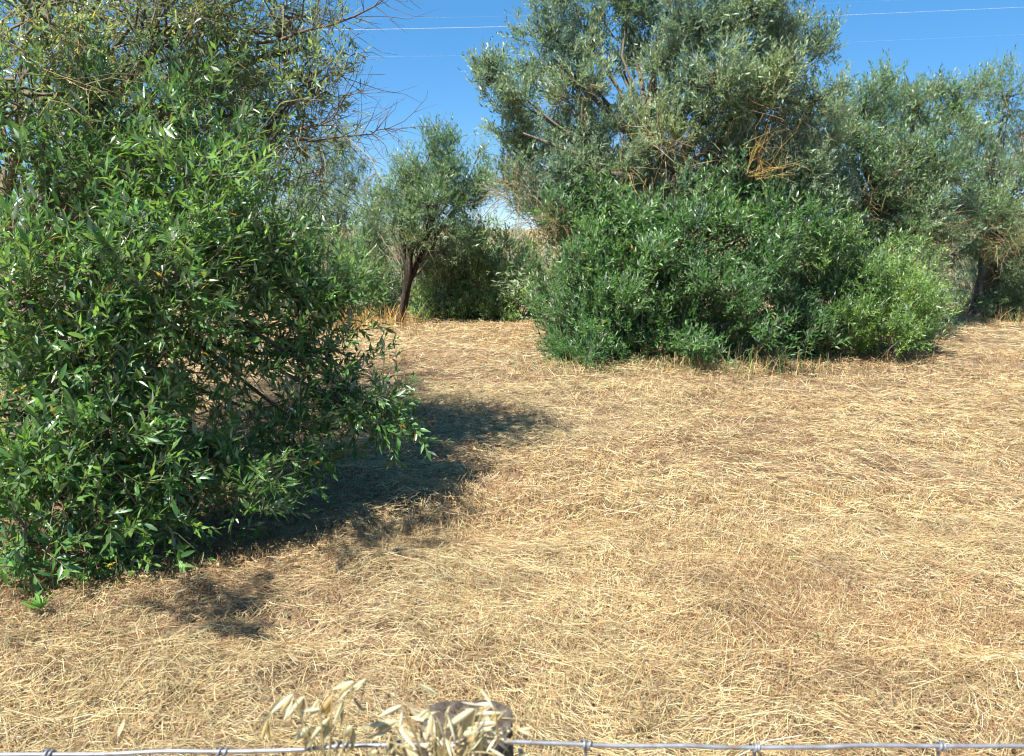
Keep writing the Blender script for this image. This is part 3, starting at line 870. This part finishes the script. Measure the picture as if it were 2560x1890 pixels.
# far left olive
olive((-3.9, 17.2, 0.0), 'loose grey-green olive tree far behind the left tree', 1.3,
      [(850, 360, 17, .5, 16), (800, 430, 17, .6, 20), (885, 450, 17, .45, 14), (760, 520, 16.6, .6, 20), (860, 540, 16.6, .6, 22), (930, 580, 16.4, .5, 18), (800, 640, 16.2, .6, 20),
       (890, 660, 16.2, .5, 18), (720, 640, 16.4, .6, 16), (650, 560, 17, .7, 18), (700, 420, 17.4, .6, 14)], 42, .16, G_GREY, W_GREY, .085, .021,
      skirts=[((-3.7, 16.0, 0), (1.3, .9, 1.2), 170, 81)], twig_clouds=[(880, 640, 15.8, .7, 110), (840, 480, 16.8, .6, 50)], dens=1.8)
# far right olive
olive((at(2455, 790, 15.6)[0], 15.6, 0.0), 'tall thin-crowned olive tree at the right edge with dark hollow at its foot', 1.9,
      [(2440, 230, 15.6, .42, 15), (2520, 240, 15.8, .48, 17), (2450, 330, 15.4, .35, 11), (2560, 330, 15.6, .45, 10), (2410, 390, 15.8, .28, 7), (2540, 430, 15.3, .4, 11), (2460, 500, 15, .5, 18),
       (2560, 540, 15, .6, 20), (2500, 590, 14.8, .5, 18), (2420, 560, 15.2, .35, 9), (2570, 680, 14.8, .5, 16), (2650, 400, 15.5, .9, 24), (2660, 700, 15, .8, 18), (2520, 700, 15.2, .3, 7), (2500, 180, 15.8, .2, 4), (2480, 400, 16.0, .4, 10), (2400, 300, 16.2, .4, 9), (2540, 480, 16.2, .6, 14), (2440, 640, 15.9, .3, 7), (2400, 450, 15.2, .45, 14), (2470, 420, 15.0, .4, 12), (2380, 560, 15.0, .4, 12), (2500, 520, 14.6, .4, 14), (2540, 640, 14.5, .45, 16), (2420, 330, 15.2, .35, 10), (2560, 740, 14.6, .4, 12), (2500, 760, 15.0, .3, 8), (2390, 640, 15.4, .35, 9), (2600, 600, 14.6, .4, 10)],
      43, .2, G_RIGHT, W_RIGHT, .08, .02, skirts=[((10.4, 15.6, 0), (1.1, 1.0, 1.25), 180, 83), ((8.7, 16.6, 0), (.5, .8, 1.2), 60, 84)],
      twig_clouds=[(2500, 600, 14.4, .5, 110), (2440, 450, 15.3, .5, 50), (2540, 320, 15.6, .5, 40)], dens=1.55)
# trees further back that close the view
for k, (x, y, hh, rad, lab) in enumerate([(-10.5, 22, 3.6, 1.7, 'olive tree far back at the left, seen through the near crown'), (-7.0, 27, 3.4, 1.7, 'most distant olive tree on the left'),
                                          (13.5, 22, 4.2, 1.8, 'distant olive tree behind the tall one at the right edge'), (7.8, 24, 4.4, 1.9, 'distant olive tree glimpsed between the big olive and its right-hand neighbour'),
                                          ]):
    f = Foliage(50 + k)
    t = thing('olive_tree', lab, 'tree', (x, y, 0), 'olive trees')
    top = np.array([x, y, 1.2])
    link('trunk', trunk_mesh('trunk', [([(x, y, -.1), (x + .05, y, .6), top], [.25, .19, .16])] + [(curve_pts(top, top + np.array([np.cos(a) * rad * .6, np.sin(a) * rad * .6, (hh - 1.2) * .6]), 5, .1, .1, f.r), np.linspace(.08, .02, 5)) for a in (0.3, 2.4, 4.4)], 10, 5 + k), M_BARK, t)
    for q in range(13):
        v = rand_unit(1, f.r)[0]
        c = np.array([x, y, 1.0 + (hh - 1.0) * .5]) + v * np.array([rad * .8, rad * .8, (hh - 1.0) * .42])
        f.clump(c, .62, 10, 6, .34, 11, .12, .032, G_GREY, W_GREY, up=.7, spread=.9, shell=.25, br=(.014, .006))
    NL[lab[:18] + str(k)] = finish_tree(t, f, T_FAR, M_LEAF)

# ------------------------------------------------------------------ shrubs at the back of the clearing
SH = [(1110, 14.3, .75, 1.3, 'low olive shrub just right of the small forked tree', G_LIME_LIFTED + G_GREY[:2], W_LIME + [3, 3]), (1190, 14.4, .7, 1.7, 'middle one of the three shrubs at the back of the clearing', G_LIME_LIFTED + [(0.16, .14, .07)], W_LIME + [2]),
      (1290, 14.3, .85, 1.6, 'green shrub at the back of the clearing beside the big thicket', G_LIME_LIFTED + G_GREY[:2], W_LIME + [4, 4]),
      (905, 14.8, .7, 1.2, 'shrub in the shade just left of the small forked tree', MIXP, [2, 2, 2, 1, 2]), (1245, 18.5, 1.2, 1.62, 'pale shrub behind the clearing, its top on the skyline', [G_GREY[0], G_GREY[3], (0.20, .17, .09)], [2, 2, 1]),
      (1000, 19.0, 1.3, 1.7, 'broad shrub behind the small forked tree', G_GREY, W_GREY), (1080, 22.0, 1.5, 1.6, 'farthest shrub on the skyline in the gap', G_GREY, W_GREY),
      (700, 20.0, 1.6, 1.8, 'broad grey shrub behind the far left olive', G_GREY, W_GREY), (300, 19.0, 1.7, 1.8, 'broad shrub glimpsed through the skirt of the near tree', G_GREY, W_GREY),
      (1450, 20.0, 1.6, 1.7, 'broad shrub behind the left end of the big thicket', G_GREY, W_GREY), (2080, 19.0, 1.5, 2.0, 'broad shrub between the two thickets, behind them', G_GREY, W_GREY),
      (2400, 20.0, 1.6, 2.4, 'tall shrub closing the gap before the right edge', G_GREY, W_GREY), (2520, 18.0, 1.3, 2.0, 'dense shrub behind the right-edge olive', G_GREY, W_GREY)]
for k, (px, Yd, rad, hh, lab, pal, pw) in enumerate(SH):
    x = (px - 1280) / FPX * Yd * math.cos(PITCH) * 1.0
    f = Foliage(70 + k)
    t = thing('olive_shrub', lab, 'shrub', (x, Yd, 0), 'shrubs at the back of the clearing')
    f.mound(np.array([x, Yd, 0.05]), (rad, rad * .9, hh * 1.02), 190 if k < 5 else 130, 8, .28, 12, *((.085, .022) if k < 5 else (.10, .027)), pal, pw, fseed=90 + k, rough=.3)
    bare_cloud(f, (x, Yd - rad * .6, hh * .55), (rad * .8, .3, hh * .4), 18, .2, .5, .005)
    NL[lab[:22]] = finish_tree(t, f, T_FAR, M_LEAF, 'foliage', 'stems')


# ------------------------------------------------------------------ grass tufts and weeds
def tuft(name, label, cat, x, y, n_, h0, h1, w_, cols, spread, seed, lean=.7, group=None, mat=M_GRASS):
    r = np.random.default_rng(seed)
    z = float(gh(np.array([x]), np.array([y]))[0])
    t = thing(name, label, cat, (x, y, z), group)
    rx = x + r.normal(size=n_) * spread[0]; ry = y + r.normal(size=n_) * spread[1]
    h = h0 + (h1 - h0) * r.random(n_)
    a = r.random(n_) * 6.283
    ln = r.random(n_) * lean
    tt = np.linspace(0, 1, 4)[None]
    px = rx[:, None] + np.cos(a)[:, None] * ln[:, None] * h[:, None] * tt ** 1.7
    py = ry[:, None] + np.sin(a)[:, None] * ln[:, None] * h[:, None] * tt ** 1.7
    pz = gh(rx, ry)[:, None] + h[:, None] * tt * (1 - .25 * ln[:, None] * tt) - .01
    P = np.stack([px, py, pz], -1)
    Wd = norm(np.stack([np.ones(n_), r.normal(size=n_) * .6, np.zeros(n_)], -1))
    c = np.array(cols)[r.integers(0, len(cols), n_)] * (.75 + .5 * r.random((n_, 1)))
    V, F, C = ribbons(P, w_ * (.6 + .8 * r.random(n_)), Wd, c)
    link('blades', mesh_np('blades', V, [F], C), mat, t, 'stuff')
    return t


DRY = [(.52, .38, .17), (.44, .29, .10), (.58, .46, .24), (.33, .22, .09)]
GRN = [(.10, .20, .05), (.14, .24, .07), (.07, .15, .04), (.30, .30, .10)]
ORN = [(.42, .24, .07), (.36, .20, .06), (.5, .34, .12)]
TUFTS = [(1400, 8.7, 50, .35, DRY + GRN[:1], 'dry grass clump at the left foot of the big thicket'), (1500, 8.95, 60, .3, DRY + GRN[:1], 'dry grass clump in front of the big thicket, second from its left end'),
         (1640, 9.1, 60, .30, DRY, 'dry grass clump below the visible trunk of the big olive'), (1760, 9.05, 60, .38, DRY + GRN[1:2], 'dry grass clump right of the trunk of the big olive'),
         (1900, 9.15, 80, .62, DRY, 'tallest pale dry grass clump at the right end of the big thicket'), (2010, 9.55, 60, .4, DRY, 'dry grass clump between the dark and the yellow-green thickets'),
         (2290, 10.1, 50, .35, DRY, 'dry grass clump at the right foot of the yellow-green thicket'), (2530, 14.2, 90, .55, ORN + DRY, 'yellow dry grass clump at the right edge of the field')]
for k, (px, Yd, n_, hh, cols, lab) in enumerate(TUFTS):
    tuft('grass_tuft', lab, 'grass', (px - 1280) / FPX * Yd, Yd, int(n_ * 1.5), hh * .2, hh * .7, .006, cols + GRN[:1 + k % 3], (.30, .16), 200 + k, group='dry grass clumps')
tuft('grass_tuft', 'orange dry grass around the foot of the small forked tree', 'grass', -2.15, 13.0, 150, .15, .55, .009, ORN, (.32, .2), 220, group='dry grass clumps')
tuft('grass_tuft', 'orange dry grass left of the small forked tree', 'grass', -2.9, 13.6, 110, .15, .5, .009, ORN, (.3, .2), 221, group='dry grass clumps')
p = at(85, 1600, 3.35)
tuft('grass_tuft', 'thin green grass blades under the near tree at the lower left', 'grass', float(p[0]), 3.25, 22, .1, .26, .005, [(.12, .26, .09), (.2, .3, .12)], (.10, .06), 223, .5)


def weed(label, px, py, Yd, size, nl, seed):
    r = np.random.default_rng(seed)
    p = at(px, py, Yd)
    x, y = float(p[0]), float(p[1])
    z = float(gh(np.array([x]), np.array([y]))[0])
    t = thing('green_weed', label, 'weed', (x, y, z), 'green weeds in the field')
    for q in range(nl):
        a = r.random() * 6.28
        d = norm(np.array([np.cos(a), np.sin(a), .55 + .5 * r.random()]))
        nn = norm(UP - d * d[2])
        ll = size * (.6 + .5 * r.random())
        one = [np.array([[x, y, z + .02 + size * .3 * r.random()]]) + d * size * .15, d[None], nn[None], np.array([ll]), np.array([ll * .22]), np.array([[.13, .27, .05]]) * (.8 + .5 * r.random())]
        link('leaf', leaf_mesh('weed_leaf', one, T_FINE), M_GRASS, t)
    return t


weed('bright green leafy weed at the lower left edge under the near tree', 110, 1575, 3.05, .08, 26, 5)
weed('small green seedling in the hay right of centre', 1885, 1530, 3.1, .035, 5, 6)
weed('small upright green seedling in the hay at the lower right', 2050, 1600, 2.95, .04, 4, 7)
weed('tiny green seedling in the hay in the middle of the field', 1990, 1400, 3.7, .04, 5, 8)

# fallen leaves under the trees
r2 = np.random.default_rng(303)
lp = []
for cx, cy, sx_, sy_, n_ in [(-2.6, 4.6, .9, .8, 2600), (2.1, 9.3, 1.4, .4, 2200), (4.8, 10.1, .9, .35, 900), (-2.0, 13.2, .6, .4, 300), (9.3, 14.6, .7, .5, 300)]:
    lp.append(np.stack([cx + sx_ * r2.normal(size=n_), cy + sy_ * r2.normal(size=n_)], -1))
lp = np.concatenate(lp)
n_ = len(lp)
z_ = gh(lp[:, 0], lp[:, 1]) + pile(lp[:, 0], lp[:, 1]) * (.6 + .6 * r2.random(n_)) + .006
a_ = r2.random(n_) * 6.283
D_ = norm(np.stack([np.cos(a_), np.sin(a_), r2.normal(size=n_) * .25], -1))
n0 = UP + r2.normal(size=(n_, 3)) * .4
N_ = norm(n0 - (n0 * D_).sum(-1, keepdims=True) * D_)
C_ = np.array([(.20, .12, .055), (.28, .20, .11), (.13, .075, .04), (.16, .17, .09), (.33, .27, .18)])[r2.integers(0, 5, n_)] * (.7 + .6 * r2.random((n_, 1)))
lo = link('leaf_litter', leaf_mesh('leaf_litter', [np.stack([lp[:, 0], lp[:, 1], z_], -1), D_, N_, .05 + .03 * r2.random(n_), .012 + .008 * r2.random(n_), C_], T_FAR), M_GRASS, kind='stuff')
lo['label'] = 'brown fallen olive leaves scattered on the ground under the trees'
lo['category'] = 'leaf litter'

# ------------------------------------------------------------------ power cables
M_CABLE, t_, o_ = nodes('aluminium_cable')
pb = t_.nodes.new('ShaderNodeBsdfPrincipled'); pb.inputs['Base Color'].default_value = (.7, .7, .7, 1); pb.inputs['Roughness'].default_value = .4; pb.inputs['Metallic'].default_value = .0
t_.links.new(pb.outputs[0], o_.inputs['Surface'])
for pts, rr, lab in [([(-1500, 90, 22), (840, 76, 30), (1300, 66, 36), (2100, 40, 56), (4200, -60, 140)], .0075, 'brightest power cable, low across the gap of sky'),
                     ([(-1500, 150, 24), (900, 142, 34), (1290, 138, 40), (2090, 108, 60), (4200, 10, 150)], .0019, 'thin lower power cable under the bright one'),
                     ([(-1500, 62, 24), (900, 46, 34), (1240, 42, 40), (2090, 8, 60), (4200, -90, 150)], .0011, 'faint thin power cable above the bright one')]:
    P = np.array([at(*q) for q in pts])
    tq = np.linspace(0, 4, 33)
    P = np.stack([np.interp(tq, np.arange(5), P[:, k]) for k in range(3)], -1)
    for _ in range(6):
        P[1:-1] = (P[:-2] + 2 * P[1:-1] + P[2:]) / 4
    V, F = tubes(P[None], np.full((1, 33), rr), 8)
    ob = link('power_cable', mesh_np('power_cable', V, [F], smooth=True), M_CABLE)
    ob['label'] = lab; ob['category'] = 'cable'; ob['group'] = 'overhead power cables'

# ------------------------------------------------------------------ wire fence and post in the foreground
M_WIRE = ramp_material('galvanised_wire', [(0.3, (.16, .11, .08)), (0.42, (.18, .18, .19)), (.65, (.28, .29, .31))], 60, 4, .45, 0, None, (1, 1, 1), .5)
M_WIRE.node_tree.nodes['Principled BSDF'].inputs['Metallic'].default_value = .35
WY = 0.60
WIRE = [(-900, 1888), (-300, 1890), (0, 1886), (266, 1886), (313, 1883), (422, 1877), (555, 1880), (700, 1876), (761, 1874), (857, 1864), (962, 1863), (1100, 1860), (1284, 1853), (1330, 1857), (1465, 1861),
        (1562, 1866), (1723, 1863), (1804, 1869), (1890, 1869), (2073, 1868), (2154, 1862), (2353, 1866), (2560, 1864), (2900, 1868), (3500, 1872)]
WP = np.array([at(px, py, WY) for px, py in WIRE])
t_f = thing('wire_fence', 'galvanised sheep-netting fence wire running along the bottom edge of the picture', 'fence', (0, WY, 0))
tq = np.linspace(0, len(WP) - 1, 150)
P = np.stack([np.interp(tq, np.arange(len(WP)), WP[:, k]) for k in range(3)], -1)
for _ in range(8):
    P[1:-1] = (P[:-2] + 2 * P[1:-1] + P[2:]) / 4
V, F = tubes(P[None], np.full((1, 150), .0019), 10)
link('top_wire', mesh_np('top_wire', V, [F], smooth=True), M_WIRE, t_f)
zt = float(P[:, 2].mean())
for k in range(1, 6):
    zz = zt - [0, .15, .33, .53, .75, 1.0][k]
    L_ = np.stack([np.linspace(-1.3, 1.3, 30), np.full(30, WY), zz + .002 * np.sin(np.linspace(0, 30, 30))], -1)
    V, F = tubes(L_[None], np.full((1, 30), .0014), 6)
    link('wire', mesh_np('wire', V, [F], smooth=True), M_WIRE, t_f)
for px in (-310, 120, 555, 1010, 1465, 1890, 2353, 2790):
    y_ = np.interp(px, [q[0] for q in WIRE], [q[1] for q in WIRE])
    c = at(px, y_, WY)
    # knot: three turns of wire round the top wire
    a = np.linspace(0, 2 * np.pi * 2.3, 60)
    jt = 1 + .25 * math.sin(px * 1.7)
    K_ = c + np.stack([(a / a[-1] - .5) * .0075 * jt + .0008 * np.sin(a * .5 + px), np.sin(a) * .0029, np.cos(a) * .0029], -1)
    V, F = tubes(K_[None], np.full((1, 60), .00135), 6)
    link('knot', mesh_np('knot', V, [F], smooth=True), M_WIRE, t_f)
    L_ = np.stack([np.full(12, c[0]) + .001 * np.sin(np.arange(12) * 2.0), np.full(12, WY + .003), np.linspace(c[2], .05, 12)], -1)
    V, F = tubes(L_[None], np.full((1, 12), .0013), 6)
    link('stay_wire', mesh_np('stay_wire', V, [F], smooth=True), M_WIRE, t_f)
# loose twist of tie wire left of the post
c = at(857, 1864, WY)
a = np.linspace(0, 2 * np.pi * 2.5, 50)
K_ = c + np.stack([(a / a[-1] - .6) * .018, np.sin(a) * .003, np.cos(a) * .003], -1)
V, F = tubes(K_[None], np.full((1, 50), .0012), 6)
link('tie_wire', mesh_np('tie_wire', V, [F], smooth=True), M_WIRE, t_f)

M_POST = ramp_material('weathered_wood', [(.3, (.02, .018, .015)), (.5, (.07, .06, .05)), (.7, (.13, .115, .095))], 40, 10, .95, .004, 120, (1, 1, .12))
M_POSTTOP = ramp_material('weathered_end_grain', [(.3, (.025, .02, .016)), (.5, (.07, .055, .044)), (.7, (.12, .098, .08))], 90, 10, .95, .003, 160, (1, 1, 1))
pc = at(1166, 1806, .70)
t_p = thing('fence_post', 'round weathered wooden fence post behind the oat heads at the bottom edge', 'post', (pc[0], pc[1], 0))
sd, rings = 40, 14
ang = np.linspace(0, 2 * np.pi, sd, endpoint=False)
prof = 1 + .05 * np.sin(ang * 2 + 1) + .025 * np.sin(ang * 5) + .03 * (np.random.default_rng(3).random(sd) - .5)
for cr in (.7, 2.9, 4.4, 5.3):
    prof -= .12 * np.exp(-((np.angle(np.exp(1j * (ang - cr)))) / .07) ** 2)
zs = np.linspace(-.05, pc[2], rings)
V = []
for k, z in enumerate(zs):
    rr = .0465 * prof * (1.0 if k < rings - 1 else .95)
    V.append(np.stack([pc[0] + np.cos(ang) * rr, pc[1] + np.sin(ang) * rr, np.full(sd, z) + (.0 if k < rings - 1 else 1) * (.004 * np.sin(ang * 3))], -1))
V = np.concatenate(V)
k, s_ = np.meshgrid(np.arange(rings - 1), np.arange(sd), indexing='ij')
F = np.stack([k * sd + s_, k * sd + (s_ + 1) % sd, (k + 1) * sd + (s_ + 1) % sd, (k + 1) * sd + s_], -1).reshape(-1, 4)
link('shaft', mesh_np('post_shaft', V, [F], smooth=True), M_POST, t_p)
rt_ = V[-sd:]
rg = np.random.default_rng(8)
VT = [rt_]
for fr in (.8, .6, .4, .2):
    q = np.array([pc[0], pc[1], pc[2]]) + (rt_ - np.array([pc[0], pc[1], pc[2]])) * np.array([fr, fr, .5])
    q[:, 2] += rg.normal(size=sd) * .0018 - .006 * np.exp(-((np.angle(np.exp(1j * (ang - 2.9)))) / .15) ** 2) - .005 * np.exp(-((np.angle(np.exp(1j * (ang - 5.3)))) / .13) ** 2)
    VT.append(q)
VT.append(np.array([[pc[0], pc[1], pc[2] - .003]]))
VT = np.concatenate(VT)
k, s_ = np.meshgrid(np.arange(4), np.arange(sd), indexing='ij')
FQ = np.stack([k * sd + s_, k * sd + (s_ + 1) % sd, (k + 1) * sd + (s_ + 1) % sd, (k + 1) * sd + s_], -1).reshape(-1, 4)
s_ = np.arange(sd)
FT = np.stack([4 * sd + s_, 4 * sd + (s_ + 1) % sd, np.full(sd, 5 * sd)], -1)
link('top', mesh_np('post_top', VT, [FQ, FT], smooth=False), M_POSTTOP, t_p)

# ------------------------------------------------------------------ wild oats in front of the post
def ov(zx, zy):
    return 560 + zx / 2.487, 1640 + zy / 2.487


OATS_L = [((345, 245), (265, 420)), ((430, 235), (320, 395)), ((500, 250), (435, 410)), ((585, 270), (545, 380)), ((670, 255), (600, 420)), ((805, 160), (680, 255)), ((885, 140), (785, 225)),
          ((800, 258), (865, 345)), ((662, 378), (570, 550)), ((600, 330), (500, 365)), ((540, 440), (470, 560)), ((800, 440), (768, 545)), ((740, 280), (700, 440)), ((270, 400), (262, 530))]
OATS_R = [((1215, 170), (1325, 245)), ((1110, 305), (975, 395)), ((1150, 315), (1240, 385)), ((1085, 403), (870, 490)), ((1110, 340), (1100, 480)), ((1290, 360), (1285, 530)), ((1595, 200), (1695, 345)),
          ((1575, 315), (1410, 480)), ((1545, 395), (1735, 355)), ((1765, 405), (1490, 445)), ((1805, 450), (1675, 515)), ((1320, 370), (1370, 500)), ((1200, 515), (1090, 570)), ((1315, 535), (1170, 615)),
          ((1375, 500), (1365, 640)), ((1380, 510), (1430, 640)), ((1590, 485), (1560, 660)), ((1600, 490), (1690, 530)), ((1530, 515), (1400, 560)), ((1090, 545), (1030, 640)), ((1060, 570), (1120, 650)),
          ((960, 590), (890, 650)), ((1825, 455), (1930, 475)), ((1830, 560), (1870, 650)), ((1480, 570), (1400, 660)), ((1570, 330), (1500, 520)), ((1270, 330), (1200, 400)), ((1640, 590), (1760, 640))]
_ro = np.random.default_rng(77)
for _ in range(14):
    _a = np.array([980 + 800 * _ro.random(), 330 + 320 * _ro.random()])
    _t = math.radians(90 + 70 * _ro.normal())
    OATS_R.append((tuple(_a), tuple(_a + np.array([math.cos(_t), abs(math.sin(_t))]) * (120 + 60 * _ro.random()))))
for _ in range(14):
    _a = np.array([1240 + 520 * _ro.random(), 290 + 230 * _ro.random()])
    _t = math.radians(90 + 75 * _ro.normal())
    OATS_R.append((tuple(_a), tuple(_a + np.array([math.cos(_t), abs(math.sin(_t))]) * (120 + 60 * _ro.random()))))
M_OAT = vcol_material('dry_oat_glume', .5, .35, trans=.3)


def glume(base, tip, out, w_, col, seed):
    """one papery glume: a lanceolate boat"""
    d = tip - base
    L = np.linalg.norm(d); d = d / L
    out = norm(out - d * np.dot(out, d))
    b = np.cross(d, out)
    tt = np.array([0, .12, .3, .5, .7, .86, 1.0])
    wd = np.array([.12, .62, .95, 1.0, .72, .36, .02]) * w_ * .5
    bul = np.array([0, .5, .9, 1.0, .75, .35, 0]) * w_ * .38
    V, C = [], []
    for k in range(7):
        for q, s_ in enumerate((-1, -.5, 0, .5, 1)):
            V.append(base + d * L * tt[k] + b * wd[k] * s_ + out * bul[k] * (1 - s_ * s_))
            C.append(np.array(col) * (.82 + .25 * (q % 2) + .1 * tt[k]))
    F = [(k * 5 + q, k * 5 + q + 1, (k + 1) * 5 + q + 1, (k + 1) * 5 + q) for k in range(6) for q in range(4)]
    return np.array(V), np.array(F), np.array(C)


def oat(label, items, footp, Y0, seed, neck):
    r = np.random.default_rng(seed)
    t = thing('wild_oat', label, 'oat', footp, 'dry wild oats by the fence')
    nk = at(*ov(*neck), Y0)
    # stem from the ground, arching to the neck
    foot = np.array(footp, float)
    m_ = 16
    tt = np.linspace(0, 1, m_)[:, None]
    mid = np.array([nk[0], foot[1] * .6 + nk[1] * .4, nk[2] * .75])
    S_ = foot * (1 - tt) ** 2 + mid * 2 * tt * (1 - tt) + nk * tt ** 2
    V, F = tubes(S_[None], np.linspace(.0019, .0011, m_)[None], 8)
    link('stem', mesh_np('stem', V, [F], np.tile([[.50, .42, .22]], (len(V), 1)), smooth=True), M_OAT, t)
    for (a, b) in items:
        dy = Y0 + r.normal() * .018
        pa, pb = at(*ov(*a), dy), at(*ov(*b), dy + r.normal() * .008)
        # the upper end hangs from a fine pedicel
        up_, dn = (pa, pb) if pa[2] > pb[2] else (pb, pa)
        L = np.linalg.norm(dn - up_)
        c0 = [(.60, .55, .36), (.66, .59, .42), (.53, .51, .32), (.55, .40, .16)][r.choice(4, p=[.4, .3, .2, .1])]
        o1 = norm(r.normal(size=3) + np.array([.5, -.6, .4]))
        parts = []
        sp = norm(np.cross(dn - up_, o1)) * L * (.12 + .16 * r.random())
        parts.append(glume(up_, dn + sp, o1, L * .18, c0, 0))
        parts.append(glume(up_, dn - sp, -o1 + sp * 3, L * .17, np.array(c0) * .95, 1))
        parts.append(glume(up_ + (dn - up_) * .08, up_ + (dn - up_) * .72, o1 * .3, L * .12, (.55, .40, .18), 2))
        # awns
        vs, fs, cs, o = [], [], [], 0
        for V, F, C in parts:
            vs.append(V); fs.append(F + o); cs.append(C); o += len(V)
        for s_ in (-1, 1):
            st = up_ + (dn - up_) * .4
            e1 = st + (dn - up_) * .55 + sp * s_ * 1.0
            e2 = e1 + norm((dn - up_) / L + norm(sp) * s_ * .7 + r.normal(size=3) * .2) * L * (.35 + .3 * r.random())
            V, F = tubes(np.array([[st, e1, e2]]), np.array([[.00035, .0003, .0001]]), 3)
            vs.append(V); fs.append(F + o); cs.append(np.tile([[.36, .25, .12]], (len(V), 1))); o += len(V)
        sk = link('spikelet', mesh_np('spikelet', np.concatenate(vs), [np.concatenate(fs)], np.concatenate(cs), smooth=True), M_OAT, t)
        # pedicel
        k = np.linspace(0, 1, 8)[:, None]
        hs_ = S_[-1 - int(r.integers(0, 3))]
        ctrl = (hs_ + up_) / 2 + UP * (.012 + .01 * r.random())
        Q = hs_ * (1 - k) ** 2 + ctrl * 2 * k * (1 - k) + up_ * k ** 2
        V, F = tubes(Q[None], np.full((1, 8), .00055), 4)
        link('pedicel', mesh_np('pedicel', V, [F], np.tile([[.52, .42, .20]], (len(V), 1)), smooth=True), M_OAT, t)
    return t


oat('left dry wild oat head nodding over the fence wire left of the post', OATS_L, (-.14, .48, 0), .565, 1, (640, 640))
oat('right dry wild oat head hanging in front of the fence post top', OATS_R, (-.02, .47, 0), .555, 2, (1350, 690))

print('LEAVES', NL, sum(NL.values()))
tot = 0
for m_ in bpy.data.meshes:
    tot += len(m_.loops) - 2 * len(m_.polygons)
print('TOTAL TRIANGLES', tot)
